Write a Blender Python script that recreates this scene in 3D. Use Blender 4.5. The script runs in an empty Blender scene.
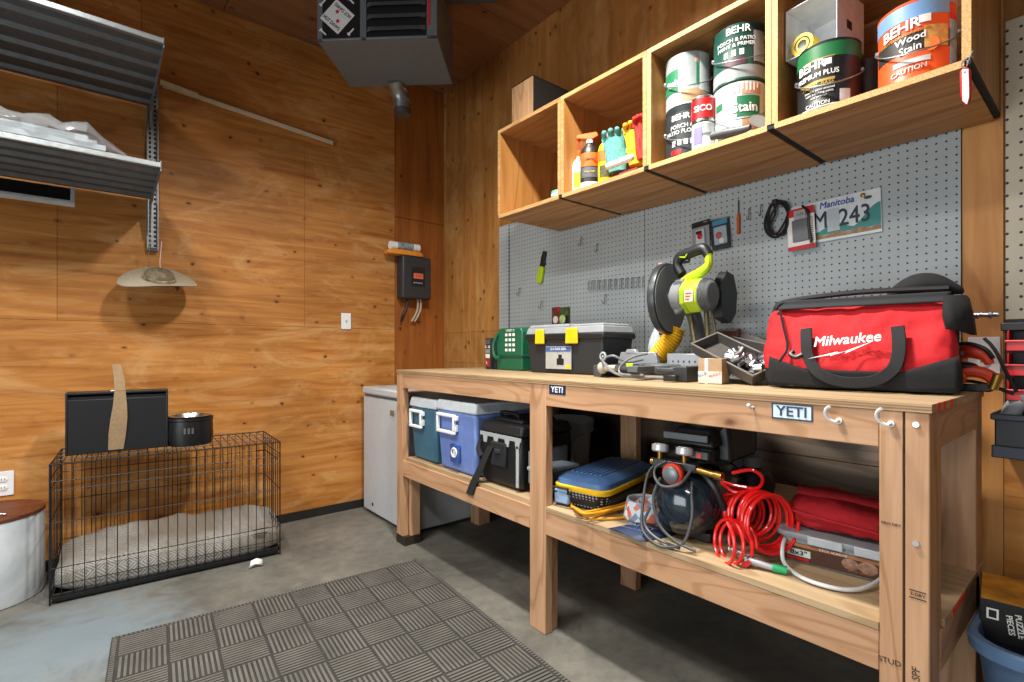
import bpy, bmesh, math, random
from mathutils import Matrix, Vector, Euler, noise
random.seed(7)
PI = math.pi
SC = bpy.context.scene
COL = SC.collection
# ------------------------------------------------------------------ camera maths
FPX, CAM_H, HOR = 506.0, 1.115, 350.0
XR, YL, ZC = 2.15, 3.46, 3.16          # bench wall, end wall, ceiling

def at(x, y, X=None, Y=None, Z=None):
    r = (x - 512) / FPX; u = (HOR - y) / FPX
    d = (.771 * r + .6365, -.636 * r + .772, u)
    t = X / d[0] if X is not None else Y / d[1] if Y is not None else (Z - CAM_H) / d[2]
    return Vector((d[0] * t, d[1] * t, CAM_H + d[2] * t))

def face_cam(X, Y): return math.atan2(-X, Y)
RW = -PI / 2     # local frame for things along the bench wall: x right, y into the wall

# ------------------------------------------------------------------ materials
def lin(c):
    c = c / 255.0
    return c / 12.92 if c <= .04045 else ((c + .055) / 1.055) ** 2.4
def rgb(h):
    if isinstance(h, str):
        h = h.lstrip('#'); h = tuple(int(h[i:i + 2], 16) for i in (0, 2, 4))
    return (lin(h[0]), lin(h[1]), lin(h[2]), 1)
MATS = {}
def newmat(name):
    m = bpy.data.materials.new(name); m.use_nodes = True
    nt = m.node_tree; b = nt.nodes['Principled BSDF']
    return m, nt, b
def N(nt, t, **k):
    n = nt.nodes.new(t)
    for a, v in k.items():
        if a in n.inputs: n.inputs[a].default_value = v
        else: setattr(n, a, v)
    return n
def L(nt, a, b): nt.links.new(a, b)
def ramp(nt, stops, fac):
    r = nt.nodes.new('ShaderNodeValToRGB'); e = r.color_ramp.elements
    while len(e) > 1: e.remove(e[-1])
    e[0].position = stops[0][0]; e[0].color = stops[0][1]
    for p, c in stops[1:]:
        n = e.new(p); n.color = c
    L(nt, fac, r.inputs['Fac']); return r
def mixc(nt, fac, a, b, mode='MIX'):
    n = nt.nodes.new('ShaderNodeMix'); n.data_type = 'RGBA'; n.blend_type = mode
    for s, v in (('Factor', fac), ('A', a), ('B', b)):
        i = [q for q in n.inputs if q.name == s and (q.type == 'RGBA' or (s == 'Factor' and q.type == 'VALUE'))][0]
        if hasattr(v, 'is_linked') or hasattr(v, 'links'): L(nt, v, i)
        else: i.default_value = v
    return [o for o in n.outputs if o.type == 'RGBA'][0]
def bump(nt, b, h, strength=.2, dist=.002):
    n = N(nt, 'ShaderNodeBump', Strength=strength, Distance=dist); L(nt, h, n.inputs['Height']); L(nt, n.outputs['Normal'], b.inputs['Normal'])

def plain(name, col, rough=.5, metal=0, var=.08, scale=25, bmp=0, coat=0, alpha=1, trans=0, spec=.5):
    if name in MATS: return MATS[name]
    m, nt, b = newmat(name)
    c = rgb(col)
    tc = N(nt, 'ShaderNodeTexCoord'); nz = N(nt, 'ShaderNodeTexNoise', Scale=scale, Detail=3.0)
    L(nt, tc.outputs['Object'], nz.inputs['Vector'])
    lo = tuple(x * (1 - var) for x in c[:3]) + (1,); hi = tuple(min(1, x * (1 + var)) for x in c[:3]) + (1,)
    r = ramp(nt, [(.3, lo), (.7, hi)], nz.outputs['Fac']); L(nt, r.outputs['Color'], b.inputs['Base Color'])
    b.inputs['Roughness'].default_value = rough; b.inputs['Metallic'].default_value = metal
    b.inputs['Coat Weight'].default_value = coat; b.inputs['Alpha'].default_value = alpha
    b.inputs['Transmission Weight'].default_value = trans
    b.inputs['Specular IOR Level'].default_value = spec
    if bmp: bump(nt, b, nz.outputs['Fac'], bmp, .002)
    MATS[name] = m; return m

def wood(name, c1, c2, axis='x', knots=2.2, knotr=.05, grain=1.0, rough=.55, dark='#3a1c0a', tint=.22, blotch=.5, seed=0.0, lines=.8, patch=None):
    """sheet / board wood with the grain along one axis"""
    if name in MATS: return MATS[name]
    m, nt, b = newmat(name)
    tc = N(nt, 'ShaderNodeTexCoord'); mp = N(nt, 'ShaderNodeMapping')
    mp.inputs['Location'].default_value = (seed, seed * 1.7, seed * .6)
    s = [14 * grain] * 3; s['xyz'.index(axis)] = .9 * grain
    mp.inputs['Scale'].default_value = s
    L(nt, tc.outputs['Object'], mp.inputs['Vector'])
    n1 = N(nt, 'ShaderNodeTexNoise', Scale=1.6, Detail=6.0, Roughness=.6, Distortion=.8); L(nt, mp.outputs['Vector'], n1.inputs['Vector'])
    n2 = N(nt, 'ShaderNodeTexNoise', Scale=1.7, Detail=2.0); L(nt, tc.outputs['Object'], n2.inputs['Vector'])
    # cathedral lines
    mp2 = N(nt, 'ShaderNodeMapping'); s2 = [5.0 * grain] * 3; s2['xyz'.index(axis)] = .8 * grain
    mp2.inputs['Scale'].default_value = s2; mp2.inputs['Location'].default_value = (seed, 1.3 * seed, seed)
    L(nt, tc.outputs['Object'], mp2.inputs['Vector'])
    n3 = N(nt, 'ShaderNodeTexNoise', Scale=1.0, Detail=1.5); L(nt, mp2.outputs['Vector'], n3.inputs['Vector'])
    mu = N(nt, 'ShaderNodeMath', operation='MULTIPLY'); L(nt, n3.outputs['Fac'], mu.inputs[0]); mu.inputs[1].default_value = 60.0
    sn = N(nt, 'ShaderNodeMath', operation='SINE'); L(nt, mu.outputs[0], sn.inputs[0])
    r1 = ramp(nt, [(.28, rgb(c1)), (.72, rgb(c2))], n1.outputs['Fac'])
    ln = ramp(nt, [(.0, (1, 1, 1, 1)), (.75, (1, 1, 1, 1)), (1.0, (.74, .66, .58, 1))], sn.outputs[0])
    c = mixc(nt, lines, r1.outputs['Color'], ln.outputs['Color'], 'MULTIPLY')
    bl = ramp(nt, [(.35, (1 - .45 * blotch,) * 3 + (1,)), (.65, (1.0,) * 3 + (1,))], n2.outputs['Fac'])
    c = mixc(nt, 1.0, c, bl.outputs['Color'], 'MULTIPLY')
    if patch:
        n5 = N(nt, 'ShaderNodeTexNoise', Scale=2.3, Detail=5.0, Roughness=.7, Distortion=1.2); mp5 = N(nt, 'ShaderNodeMapping'); s5 = [1.8] * 3; s5['xyz'.index(axis)] = .8
        mp5.inputs['Scale'].default_value = s5; mp5.inputs['Location'].default_value = (seed + 4, seed, seed + 2); L(nt, tc.outputs['Object'], mp5.inputs['Vector']); L(nt, mp5.outputs['Vector'], n5.inputs['Vector'])
        c = mixc(nt, ramp(nt, [(.5, (0, 0, 0, 1)), (.68, (.6, .6, .6, 1))], n5.outputs['Fac']).outputs['Color'], c, rgb(patch))
    # per board tint
    ge = N(nt, 'ShaderNodeNewGeometry')
    tn = ramp(nt, [(0, (1 - tint, 1 - tint * 1.1, 1 - tint * 1.2, 1)), (1, (1, 1, 1, 1))], ge.outputs['Random Per Island'])
    c = mixc(nt, 1.0, c, tn.outputs['Color'], 'MULTIPLY')
    # knots
    mp3 = N(nt, 'ShaderNodeMapping'); s3 = [1.0] * 3; s3['xyz'.index(axis)] = .75
    mp3.inputs['Scale'].default_value = s3; mp3.inputs['Location'].default_value = (seed * .37, seed * .11, seed * .23)
    L(nt, tc.outputs['Object'], mp3.inputs['Vector'])
    nd = N(nt, 'ShaderNodeTexNoise', Scale=18.0, Detail=2.0); L(nt, mp3.outputs['Vector'], nd.inputs['Vector'])
    ad = N(nt, 'ShaderNodeVectorMath', operation='MULTIPLY_ADD'); L(nt, nd.outputs['Color'], ad.inputs[0]); ad.inputs[1].default_value = (.03, .03, .03); L(nt, mp3.outputs['Vector'], ad.inputs[2])
    vo = N(nt, 'ShaderNodeTexVoronoi', Scale=knots * 2.6); L(nt, ad.outputs[0], vo.inputs['Vector'])
    kr = ramp(nt, [(0, (1, 1, 1, 1)), (knotr * .9, (1, 1, 1, 1)), (knotr * 1.5, (.35, .35, .35, 1)), (knotr * 3.2, (0, 0, 0, 1))], vo.outputs['Distance'])
    c = mixc(nt, kr.outputs['Color'], c, rgb(dark))
    L(nt, c, b.inputs['Base Color']); b.inputs['Roughness'].default_value = rough
    b.inputs['Specular IOR Level'].default_value = .35
    bump(nt, b, n1.outputs['Fac'], .12, .002)
    MATS[name] = m; return m

# ------------------------------------------------------------------ mesh builder
I4 = Matrix.Identity(4)
def TR(x=0, y=0, z=0, rx=0, ry=0, rz=0): return Matrix.Translation((x, y, z)) @ Euler((rx, ry, rz)).to_matrix().to_4x4()
class MB:
    def __init__(s): s.bm = bmesh.new()
    def _v(s, p, M): return s.bm.verts.new(M @ Vector(p))
    def _f(s, vs, m):
        try: f = s.bm.faces.new(vs); f.material_index = m; return f
        except ValueError: return None
    def box(s, x0, x1, y0, y1, z0, z1, m=0, M=I4, top=None):
        """axis box; top=(dx,dy) shrinks the top on each side"""
        a, b = (top or (0, 0))
        P = [(x0, y0, z0), (x1, y0, z0), (x1, y1, z0), (x0, y1, z0), (x0 + a, y0 + b, z1), (x1 - a, y0 + b, z1), (x1 - a, y1 - b, z1), (x0 + a, y1 - b, z1)]
        v = [s._v(p, M) for p in P]
        for q in ((3, 2, 1, 0), (4, 5, 6, 7), (0, 1, 5, 4), (1, 2, 6, 5), (2, 3, 7, 6), (3, 0, 4, 7)): s._f([v[i] for i in q], m)
        return s
    def rings(s, rs, m=0, M=I4, closed=True, cap0=True, cap1=True, mfun=None):
        R = [[s._v(p, M) for p in r] for r in rs]; n = len(rs[0])
        for i in range(len(R) - 1):
            for j in range(n if closed else n - 1):
                k = (j + 1) % n
                s._f([R[i][j], R[i][k], R[i + 1][k], R[i + 1][j]], mfun(i, j) if mfun else m)
        if closed and cap0: s._f(list(reversed(R[0])), m if not mfun else mfun(0, 0))
        if closed and cap1: s._f(R[-1], m if not mfun else mfun(len(R) - 2, 0))
        return s
    def lathe(s, prof, n=32, m=0, M=I4, cap0=True, cap1=True, mfun=None, sx=1, sy=1):
        return s.rings([[(r * math.cos(2 * PI * j / n) * sx, r * math.sin(2 * PI * j / n) * sy, z) for j in range(n)] for r, z in prof], m, M, True, cap0, cap1, mfun)
    def cyl(s, p0, p1, r, r1=None, n=20, m=0, M=I4):
        p0 = Vector(p0); p1 = Vector(p1); d = p1 - p0; q = d.to_track_quat('Z', 'Y').to_matrix().to_4x4()
        MM = M @ Matrix.Translation(p0) @ q
        return s.lathe([(r, 0), (r if r1 is None else r1, d.length)], n, m, MM)
    def tube(s, pts, r, n=8, m=0, M=I4, closed=False, flat=None):
        """swept tube; r number or list; flat=(w,h) sweeps a rectangle-ish strap"""
        P = [Vector(p) for p in pts]; k = len(P); rs = []
        up = None
        for i in range(k):
            a = P[(i - 1) % k] if (closed or i) else P[0]; b = P[(i + 1) % k] if (closed or i < k - 1) else P[-1]
            t = (b - a)
            if t.length < 1e-9: t = Vector((0, 0, 1))
            t.normalize()
            if up is None: up = Vector((0, 0, 1)) if abs(t.z) < .9 else Vector((0, 1, 0))
            sd = t.cross(up)
            if sd.length < 1e-6: sd = t.cross(Vector((1, 0, 0)))
            sd.normalize(); up = sd.cross(t).normalized()
            ri = r[i] if isinstance(r, (list, tuple)) else r
            if flat: rs.append([P[i] + sd * x + up * y for x, y in ((-flat[0], -flat[1]), (flat[0], -flat[1]), (flat[0], flat[1]), (-flat[0], flat[1]))])
            else: rs.append([P[i] + sd * (ri * math.cos(2 * PI * j / n)) + up * (ri * math.sin(2 * PI * j / n)) for j in range(n)])
        if closed:
            # seam: untwist by nearest start vertex
            last = rs[-1]; nn = len(last)
            rs.append(min(([rs[0][(j + o) % nn] for j in range(nn)] for o in range(nn)), key=lambda q: sum((q[j] - last[j]).length for j in range(nn))))
            return s.rings(rs, m, M, True, False, False)
        return s.rings(rs, m, M)
    def prism(s, pts, d0, d1, m=0, M=I4):
        """outline in x,z, extruded along y from d0 to d1"""
        a = [s._v((x, d0, z), M) for x, z in pts]; b = [s._v((x, d1, z), M) for x, z in pts]; n = len(pts)
        s._f(a, m); s._f(list(reversed(b)), m)
        for i in range(n): s._f([a[i], b[i], b[(i + 1) % n], a[(i + 1) % n]], m)
        return s
    def ball(s, c, r, sx=1, sy=1, sz=1, n=20, k=12, m=0, M=I4, z0=-1, z1=1):
        pr = []
        for i in range(k + 1):
            a = math.asin(z0) + (math.asin(z1) - math.asin(z0)) * i / k
            pr.append((max(1e-4, r * math.cos(a)), r * math.sin(a) * sz))
        return s.lathe(pr, n, m, M @ Matrix.Translation(c) , sx=sx, sy=sy)
    def patch(s, R, a0, a1, z0, z1, n=24, m=0, M=I4, th=.0006):
        for q in (0,):
            rs = []
            for i in range(n + 1):
                a = a0 + (a1 - a0) * i / n; c, d = math.cos(a), math.sin(a)
                rs.append([(R * c, R * d, z0), ((R + th) * c, (R + th) * d, z0), ((R + th) * c, (R + th) * d, z1), (R * c, R * d, z1)])
            s.rings(rs, m, M)
        return s
    def sheet(s, fn, nu, nv, th=.002, m=0, M=I4):
        """height sheet from fn(u,v)->(x,y,z), given thickness downward"""
        T = [[s._v(fn(i / nu, j / nv), M) for j in range(nv + 1)] for i in range(nu + 1)]
        B = [[s._v(tuple(Vector(fn(i / nu, j / nv)) - Vector((0, 0, th))), M) for j in range(nv + 1)] for i in range(nu + 1)]
        for i in range(nu):
            for j in range(nv):
                s._f([T[i][j], T[i + 1][j], T[i + 1][j + 1], T[i][j + 1]], m); s._f([B[i][j], B[i][j + 1], B[i + 1][j + 1], B[i + 1][j]], m)
        for i in range(nu):
            s._f([T[i][0], B[i][0], B[i + 1][0], T[i + 1][0]], m); s._f([T[i][nv], T[i + 1][nv], B[i + 1][nv], B[i][nv]], m)
        for j in range(nv):
            s._f([T[0][j], T[0][j + 1], B[0][j + 1], B[0][j]], m); s._f([T[nu][j], B[nu][j], B[nu][j + 1], T[nu][j + 1]], m)
        return s
    def build(s, name, mats, parent=None, bevel=0, sub=0, smooth=35, loc=None, rz=0, jitter=0, label=None):
        bm = s.bm
        if jitter:
            for v in bm.verts: v.co += noise.noise_vector(v.co * 9) * jitter
        bmesh.ops.recalc_face_normals(bm, faces=bm.faces)
        me = bpy.data.meshes.new(name); bm.to_mesh(me); bm.free()
        for x in (mats if isinstance(mats, (list, tuple)) else [mats]): me.materials.append(x)
        me.shade_smooth(); me.set_sharp_from_angle(angle=math.radians(smooth))
        o = bpy.data.objects.new(name, me); COL.objects.link(o)
        if parent: o.parent = parent
        if loc is not None: o.location = loc
        o.rotation_euler.z = rz
        if bevel:
            b = o.modifiers.new('bevel', 'BEVEL'); b.width = bevel; b.segments = 2; b.limit_method = 'ANGLE'; b.angle_limit = math.radians(40)
        if sub:
            q = o.modifiers.new('sub', 'SUBSURF'); q.levels = sub; q.render_levels = sub
        if label: o['label'] = label
        return o
def tag(o, label, cat, group=None, kind=None):
    o['label'] = label; o['category'] = cat
    if group: o['group'] = group
    if kind: o['kind'] = kind
    return o
def T(name, label, cat, loc, rz=0, group=None, rx=0, ry=0):
    o = bpy.data.objects.new(name, None); COL.objects.link(o); o.empty_display_size = .02
    o.location = loc; o.rotation_euler = (rx, ry, rz); return tag(o, label, cat, group)
def struct(o): o['kind'] = 'structure'; return o
def dup(root, loc=None, rz=None, label=None):
    r = root.copy(); COL.objects.link(r)
    if loc is not None: r.location = loc
    if rz is not None: r.rotation_euler.z = rz
    if label: r['label'] = label
    for ch in list(root.children):
        c = ch.copy(); COL.objects.link(c); c.parent = r
        for g in list(ch.children):
            d = g.copy(); COL.objects.link(d); d.parent = c
    return r
FR = Matrix(((1, 0, 0, 0), (0, 0, -1, 0), (0, 1, 0, 0), (0, 0, 0, 1)))   # text x->x, y->z, faces -y
def front(x, y, z, roll=0): return Matrix.Translation((x, y, z)) @ FR @ Matrix.Rotation(roll, 4, 'Z')
def text(s, size, M, mat, parent, name='lettering', bold=0, sx=1, bend=None, align='CENTER', ext=.0004, shear=0, rows=1.0):
    cu = bpy.data.curves.new('t', 'FONT'); cu.body = s; cu.size = size; cu.align_x = align; cu.align_y = 'CENTER'
    cu.extrude = ext; cu.shear = shear; cu.resolution_u = 3; cu.space_line = rows
    o = bpy.data.objects.new('t', cu); COL.objects.link(o)
    bpy.context.view_layer.update()
    me = bpy.data.meshes.new_from_object(o.evaluated_get(bpy.context.evaluated_depsgraph_get()))
    bpy.data.objects.remove(o); bpy.data.curves.remove(cu)
    if bold:   # heavier strokes: the glyphs repeated a hair apart
        bm = bmesh.new(); d = bold * size * .8
        for q_, (ox, oy) in enumerate(((-d, 0), (d, 0), (0, -d), (0, d), (-d, d), (d, -d))):
            n0 = len(bm.verts); bm.from_mesh(me); bm.verts.ensure_lookup_table()
            for v in bm.verts[n0:]: v.co.x += ox; v.co.y += oy; v.co.z += 7e-5 * q_
        bm.to_mesh(me); bm.free()
    for v in me.vertices:
        x, y, z = v.co; x *= sx
        if bend:   # bend=(R, a0, z0, slope): wrap round a vertical cylinder
            R, a0, zz = bend[:3]; a = a0 + x / R
            v.co = ((R + z) * math.cos(a), (R + z) * math.sin(a), zz + y + (bend[3] * x if len(bend) > 3 else 0))
        else: v.co = M @ Vector((x, y, z))
    me.name = name; me.materials.clear(); me.materials.append(mat)
    t = bpy.data.objects.new(name, me); COL.objects.link(t); t.parent = parent
    return t
def spline(pts, n=8, closed=False):
    P = [Vector(p) for p in pts]; k = len(P); out = []
    for i in range(k if closed else k - 1):
        g = lambda j: P[j % k] if closed else P[max(0, min(k - 1, j))]
        a, b, c, d = g(i - 1), g(i), g(i + 1), g(i + 2)
        for j in range(n):
            t = j / n
            out.append(.5 * ((2 * b) + (c - a) * t + (2 * a - 5 * b + 4 * c - d) * t * t + (3 * b - a - 3 * c + d) * t ** 3))
    if not closed: out.append(P[-1])
    return out
# ================================================================== palette
WALL = wood('ply_wall', '#a3611f', '#dc9a50', 'x', 4.0, .055, 1.1, dark='#43200a', tint=.2, blotch=.4, lines=.35, patch='#d9ad74')
WALLR = wood('ply_bench_wall', '#94602a', '#bf8848', 'z', 4.2, .065, .55, dark='#3a1a08', tint=.2, blotch=.4, seed=3, lines=.3, patch='#c29a62')
COLM = wood('ply_corner', '#8f4f1c', '#b8702f', 'z', 3.6, .055, .8, dark='#3a1a08', tint=.28, blotch=.4, seed=6, lines=.3)
CEIL = wood('ply_ceiling', '#7d5536', '#a0714c', 'x', 3.2, .055, .5, dark='#2c1408', tint=.12, blotch=.4, seed=9, lines=.3)
LUMX = wood('stud_x', '#b08560', '#cfa682', 'x', 1.0, .05, 1.1, dark='#5a2c10', tint=.15, blotch=.3, seed=1)
LUMY = wood('stud_y', '#b08560', '#cfa682', 'y', 1.3, .05, 1.1, dark='#5a2c10', tint=.15, blotch=.3, seed=2)
LUMZ = wood('stud_z', '#b08560', '#cfa682', 'z', 1.3, .05, 1.1, dark='#5a2c10', tint=.15, blotch=.3, seed=4)
TOPW = wood('bench_ply', '#a18a6a', '#c3aa86', 'y', .8, .03, .9, dark='#6a4020', tint=.08, blotch=.3, seed=5)
EDGE = wood('ply_edge', '#a57b4a', '#d1a873', 'y', .2, .01, 2.5, tint=.05, blotch=.3, seed=7)
CABW = wood('cabinet_ply', '#a47240', '#c6965f', 'y', .8, .04, .7, dark='#5a2c10', tint=.1, blotch=.3, seed=8)
CABD = wood('cabinet_ply_side', '#ac7236', '#cc9452', 'z', .8, .04, .7, dark='#5a2c10', tint=.1, blotch=.3, seed=11)
CHIP = plain('chipboard_edge', '#c79a62', .7, var=.35, scale=220)
BOARD = wood('weathered_board', '#6f6357', '#968778', 'y', 1.6, .05, .8, dark='#2a1c12', tint=.25, blotch=.5, seed=12)
BLACK = plain('black_plastic', '#17181a', .45)
DARK = plain('dark_grey_plastic', '#2b2d31', .5)
GREY = plain('grey_plastic', '#74797d', .5)
LGREY = plain('light_grey_plastic', '#a3a8aa', .5)
WHITE = plain('white_plastic', '#dfe2e4', .45, var=.03)
PAPER = plain('white_paper', '#e6e6e2', .8, var=.03)
STEEL = plain('steel', '#b9bcc0', .28, 1, var=.05)
ZINC = plain('zinc', '#9aa0a4', .42, .9, var=.12, scale=40)
GALV = plain('galvanised_sheet', '#6a6d70', .45, .7, var=.12, scale=30)
DSTEEL = plain('dark_steel', '#4c4f53', .45, .8)
BFAB = plain('black_fabric', '#111215', .9, var=.2, scale=60, bmp=.3)
RED = plain('red_plastic', '#c4161c', .4)
REDF = plain('red_fabric', '#a80e1a', .85, var=.1, scale=70, bmp=.25)
DREDF = plain('dark_red_fabric', '#a00d1a', .85, var=.15, scale=60, bmp=.3)
LIME = plain('lime_plastic', '#b4cf1c', .45)
YEL = plain('yellow_plastic', '#e3b90f', .5)
ORANGE = plain('orange_plastic', '#e8661a', .45)
REDOR = plain('red_orange_plastic', '#dc3d1a', .45)
TEAL = plain('teal_plastic', '#36647a', .5)
BLUE = plain('blue_plastic', '#667fbc', .5)
NAVY = plain('navy_card', '#1b2c4c', .6)
GREEN = plain('green_plastic', '#0e5a3e', .45)
BGREEN = plain('label_green', '#1d6e49', .5)
KHAKI = plain('khaki_strap', '#8a7355', .85, var=.12, scale=80, bmp=.2)
CARD = plain('cardboard', '#a3896a', .85, var=.12)
TAN = plain('hat_felt', '#a59b87', .9, var=.12, scale=90, bmp=.2)
BRASS = plain('brass', '#b08a45', .35, .9)
RUBBER = plain('black_rubber', '#151515', .7)
CORDY = plain('yellow_cord', '#d99a18', .5)
HOSER = plain('red_hose', '#e01818', .3, coat=.4)
HOSEG = plain('grey_hose', '#77797c', .45)
CLEARP = plain('clear_plastic', '#c9d4da', .2, alpha=.38, spec=.6)
FOGP = plain('cloudy_plastic', '#8a9094', .35, alpha=.6)
SMOKE = plain('smoke_plastic', '#1d2b33', .12, alpha=.85, coat=.5)

def concrete():
    m, nt, b = newmat('concrete_floor')
    tc = N(nt, 'ShaderNodeTexCoord')
    n1 = N(nt, 'ShaderNodeTexNoise', Scale=1.6, Detail=8.0, Roughness=.65, Distortion=.6); L(nt, tc.outputs['Object'], n1.inputs['Vector'])
    n2 = N(nt, 'ShaderNodeTexNoise', Scale=14.0, Detail=6.0, Roughness=.7); L(nt, tc.outputs['Object'], n2.inputs['Vector'])
    n3 = N(nt, 'ShaderNodeTexNoise', Scale=5.0, Detail=4.0, Distortion=2.5); L(nt, tc.outputs['Object'], n3.inputs['Vector'])
    r = ramp(nt, [(.3, rgb('#52514d')), (.5, rgb('#6b6a64')), (.72, rgb('#827f77'))], n1.outputs['Fac'])
    c = mixc(nt, .35, r.outputs['Color'], ramp(nt, [(.35, rgb('#5c5a57')), (.65, rgb('#c4bfb4'))], n2.outputs['Fac']).outputs['Color'], 'OVERLAY')
    c = mixc(nt, ramp(nt, [(.62, (0, 0, 0, 1)), (.75, (.7, .7, .7, 1))], n3.outputs['Fac']).outputs['Color'], c, rgb('#4c4f50'))
    # damp blue-grey stain by the crate, black rubbery stain under the bench
    def stain(c, cx, cy, rad, col, amt):
        sp = N(nt, 'ShaderNodeVectorMath', operation='DISTANCE'); L(nt, tc.outputs['Object'], sp.inputs[0]); sp.inputs[1].default_value = (cx, cy, 0)
        ad = N(nt, 'ShaderNodeMath', operation='MULTIPLY_ADD'); L(nt, n3.outputs['Fac'], ad.inputs[0]); ad.inputs[1].default_value = rad * .9; L(nt, sp.outputs['Value'], ad.inputs[2])
        rr = ramp(nt, [(0, (amt,) * 3 + (1,)), (.5, (amt,) * 3 + (1,)), (.9, (0, 0, 0, 1))], ad.outputs[0])
        # rescale distance by radius
        dv = N(nt, 'ShaderNodeMath', operation='DIVIDE'); L(nt, ad.outputs[0], dv.inputs[0]); dv.inputs[1].default_value = rad * 1.5
        L(nt, dv.outputs[0], rr.inputs['Fac'])
        return mixc(nt, rr.outputs['Color'], c, rgb(col))
    c = stain(c, -.1, 2.55, .55, '#74858f', .75)
    L(nt, c, b.inputs['Base Color']); b.inputs['Roughness'].default_value = .6
    bump(nt, b, n2.outputs['Fac'], .15, .003)
    return m
def pegmat(name, base, px, py, hole, axis_u=1, axis_v=2, tall=1.0):
    m, nt, b = newmat(name)
    tc = N(nt, 'ShaderNodeTexCoord'); sp = N(nt, 'ShaderNodeSeparateXYZ'); L(nt, tc.outputs['Object'], sp.inputs[0])
    cs = []
    for ax, p in ((axis_u, px), (axis_v, py)):
        a = N(nt, 'ShaderNodeMath', operation='DIVIDE'); L(nt, sp.outputs[ax], a.inputs[0]); a.inputs[1].default_value = p
        f = N(nt, 'ShaderNodeMath', operation='FRACT'); L(nt, a.outputs[0], f.inputs[0])
        s = N(nt, 'ShaderNodeMath', operation='SUBTRACT'); L(nt, f.outputs[0], s.inputs[0]); s.inputs[1].default_value = .5
        k = N(nt, 'ShaderNodeMath', operation='MULTIPLY'); L(nt, s.outputs[0], k.inputs[0]); k.inputs[1].default_value = p * (1 / tall if ax == axis_u else 1)
        cs.append(k)
    cb = N(nt, 'ShaderNodeCombineXYZ'); L(nt, cs[0].outputs[0], cb.inputs[0]); L(nt, cs[1].outputs[0], cb.inputs[1])
    ln = N(nt, 'ShaderNodeVectorMath', operation='LENGTH'); L(nt, cb.outputs[0], ln.inputs[0])
    lt = N(nt, 'ShaderNodeMath', operation='LESS_THAN'); L(nt, ln.outputs['Value'], lt.inputs[0]); lt.inputs[1].default_value = hole
    nz = N(nt, 'ShaderNodeTexNoise', Scale=5.0, Detail=4.0); L(nt, tc.outputs['Object'], nz.inputs['Vector'])
    c0 = rgb(base); r = ramp(nt, [(.3, tuple(x * .88 for x in c0[:3]) + (1,)), (.7, c0)], nz.outputs['Fac'])
    c = mixc(nt, lt.outputs[0], r.outputs['Color'], (.012, .012, .014, 1))
    L(nt, c, b.inputs['Base Color']); b.inputs['Roughness'].default_value = .5
    return m
PEG = pegmat('pegboard_grey', '#adb7ba', .0254, .0254, .0032)
PEG2 = pegmat('pegboard_cream', '#c9bfa8', .030, .038, .0042, tall=1.0)

# ================================================================== room shell
XL, YB = -2.6, -2.4
struct(MB().box(XL, XR + .1, YB, YL + .1, -.1, 0).build('floor', concrete()))
struct(MB().box(XL, XR + .1, YB, YL + .1, ZC + .012, ZC + .1).build('ceiling', CEIL))
mb = MB()
for x0, x1 in ((XL, -.62), (-.616, .6), (.604, XR)):
    for y0, y1 in ((YB, -.0), (.004, 2.44), (2.444, YL)): mb.box(x0, x1, y0, y1, ZC, ZC + .012)
struct(mb.build('ceiling.001', CEIL))
# end wall: sheets with thin dark joints in front of a dark backing
struct(MB().box(XL, XR + .1, YL + .02, YL + .12, 0, ZC).build('wall_left', plain('backing', '#2c1707', .9)))
mb = MB()
g = .0008
for x0, x1, z0, z1 in ((XL, -1.2, 0, 1.267), (-1.2, 1.725, .0, 1.267), (XL, -1.367, 1.267, 2.487), (-1.367, -.146, 1.267, 2.487), (-.146, 1.073, 1.267, 2.487), (1.073, 1.725, 1.267, 2.487),
                       (XL, .2, 2.487, ZC), (.2, 1.725, 2.487, ZC)):
    mb.box(x0 + g, x1 - g, YL, YL + .02, z0 + g, z1 - g)
struct(mb.build('wall_left.001', WALL))
mb = MB()
for z0, z1 in ((0, 2.108), (2.112, ZC)): mb.box(1.728, XR + .02, YL + .004, YL + .024, z0, z1)
struct(mb.build('wall_left.002', COLM))
struct(MB().box(XL, 1.5, YL - .014, YL, 0, .055).build('baseboard_left', plain('black_base', '#1a1816', .6)))
# bench wall
struct(MB().box(XR + .02, XR + .12, YB, YL, 0, ZC).build('wall_right', plain('backing', '#2c1707', .9)))
mb = MB()
for y0, y1, z0, z1 in ((2.24, YL, 0, 1.02), (2.24, YL, 1.02, 1.25), (2.24, YL, 1.25, 2.483), (1.02, 2.24, 0, 2.483), (-.2, 1.02, 0, 2.483), (YB, -.2, 0, 2.483),
                       (2.24, YL, 2.483, ZC), (-.2, 2.24, 2.483, ZC), (YB, -.2, 2.483, ZC)):
    mb.box(XR, XR + .02, y0 + g, y1 - g, z0 + g, z1 - g)
struct(mb.build('wall_right.001', WALLR))
# bare stud cladding beside the bench and weathered boards under it
mb = MB()
mb.box(XR - .012, XR, .236, .331, 0, ZC); struct(mb.build('trim_1', wood('bright_pine', '#b97a3e', '#e0a563', 'z', 1.2, .05, .8, dark='#4a2208', tint=.05, blotch=.3, seed=14)))
mb = MB(); mb.box(XR - .012, XR, -1.2, .234, 0, 1.2); struct(mb.build('trim_2', wood('low_pine', '#b9742f', '#d99a4e', 'y', 1.2, .05, .8, dark='#4a2208', tint=.05, blotch=.3, seed=15)))
mb = MB()
for i, (z0, z1) in enumerate(((0, .14), (.144, .28), (.284, .42), (.424, .56), (.564, .70), (.704, .84), (.844, .97))): mb.box(XR - .016, XR, .34, .98, z0, z1)
struct(mb.build('trim_3', BOARD))
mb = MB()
for z0, z1 in ((0, .48), (.484, .97)): mb.box(XR - .016, XR, .984, 2.7, z0, z1)
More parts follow.
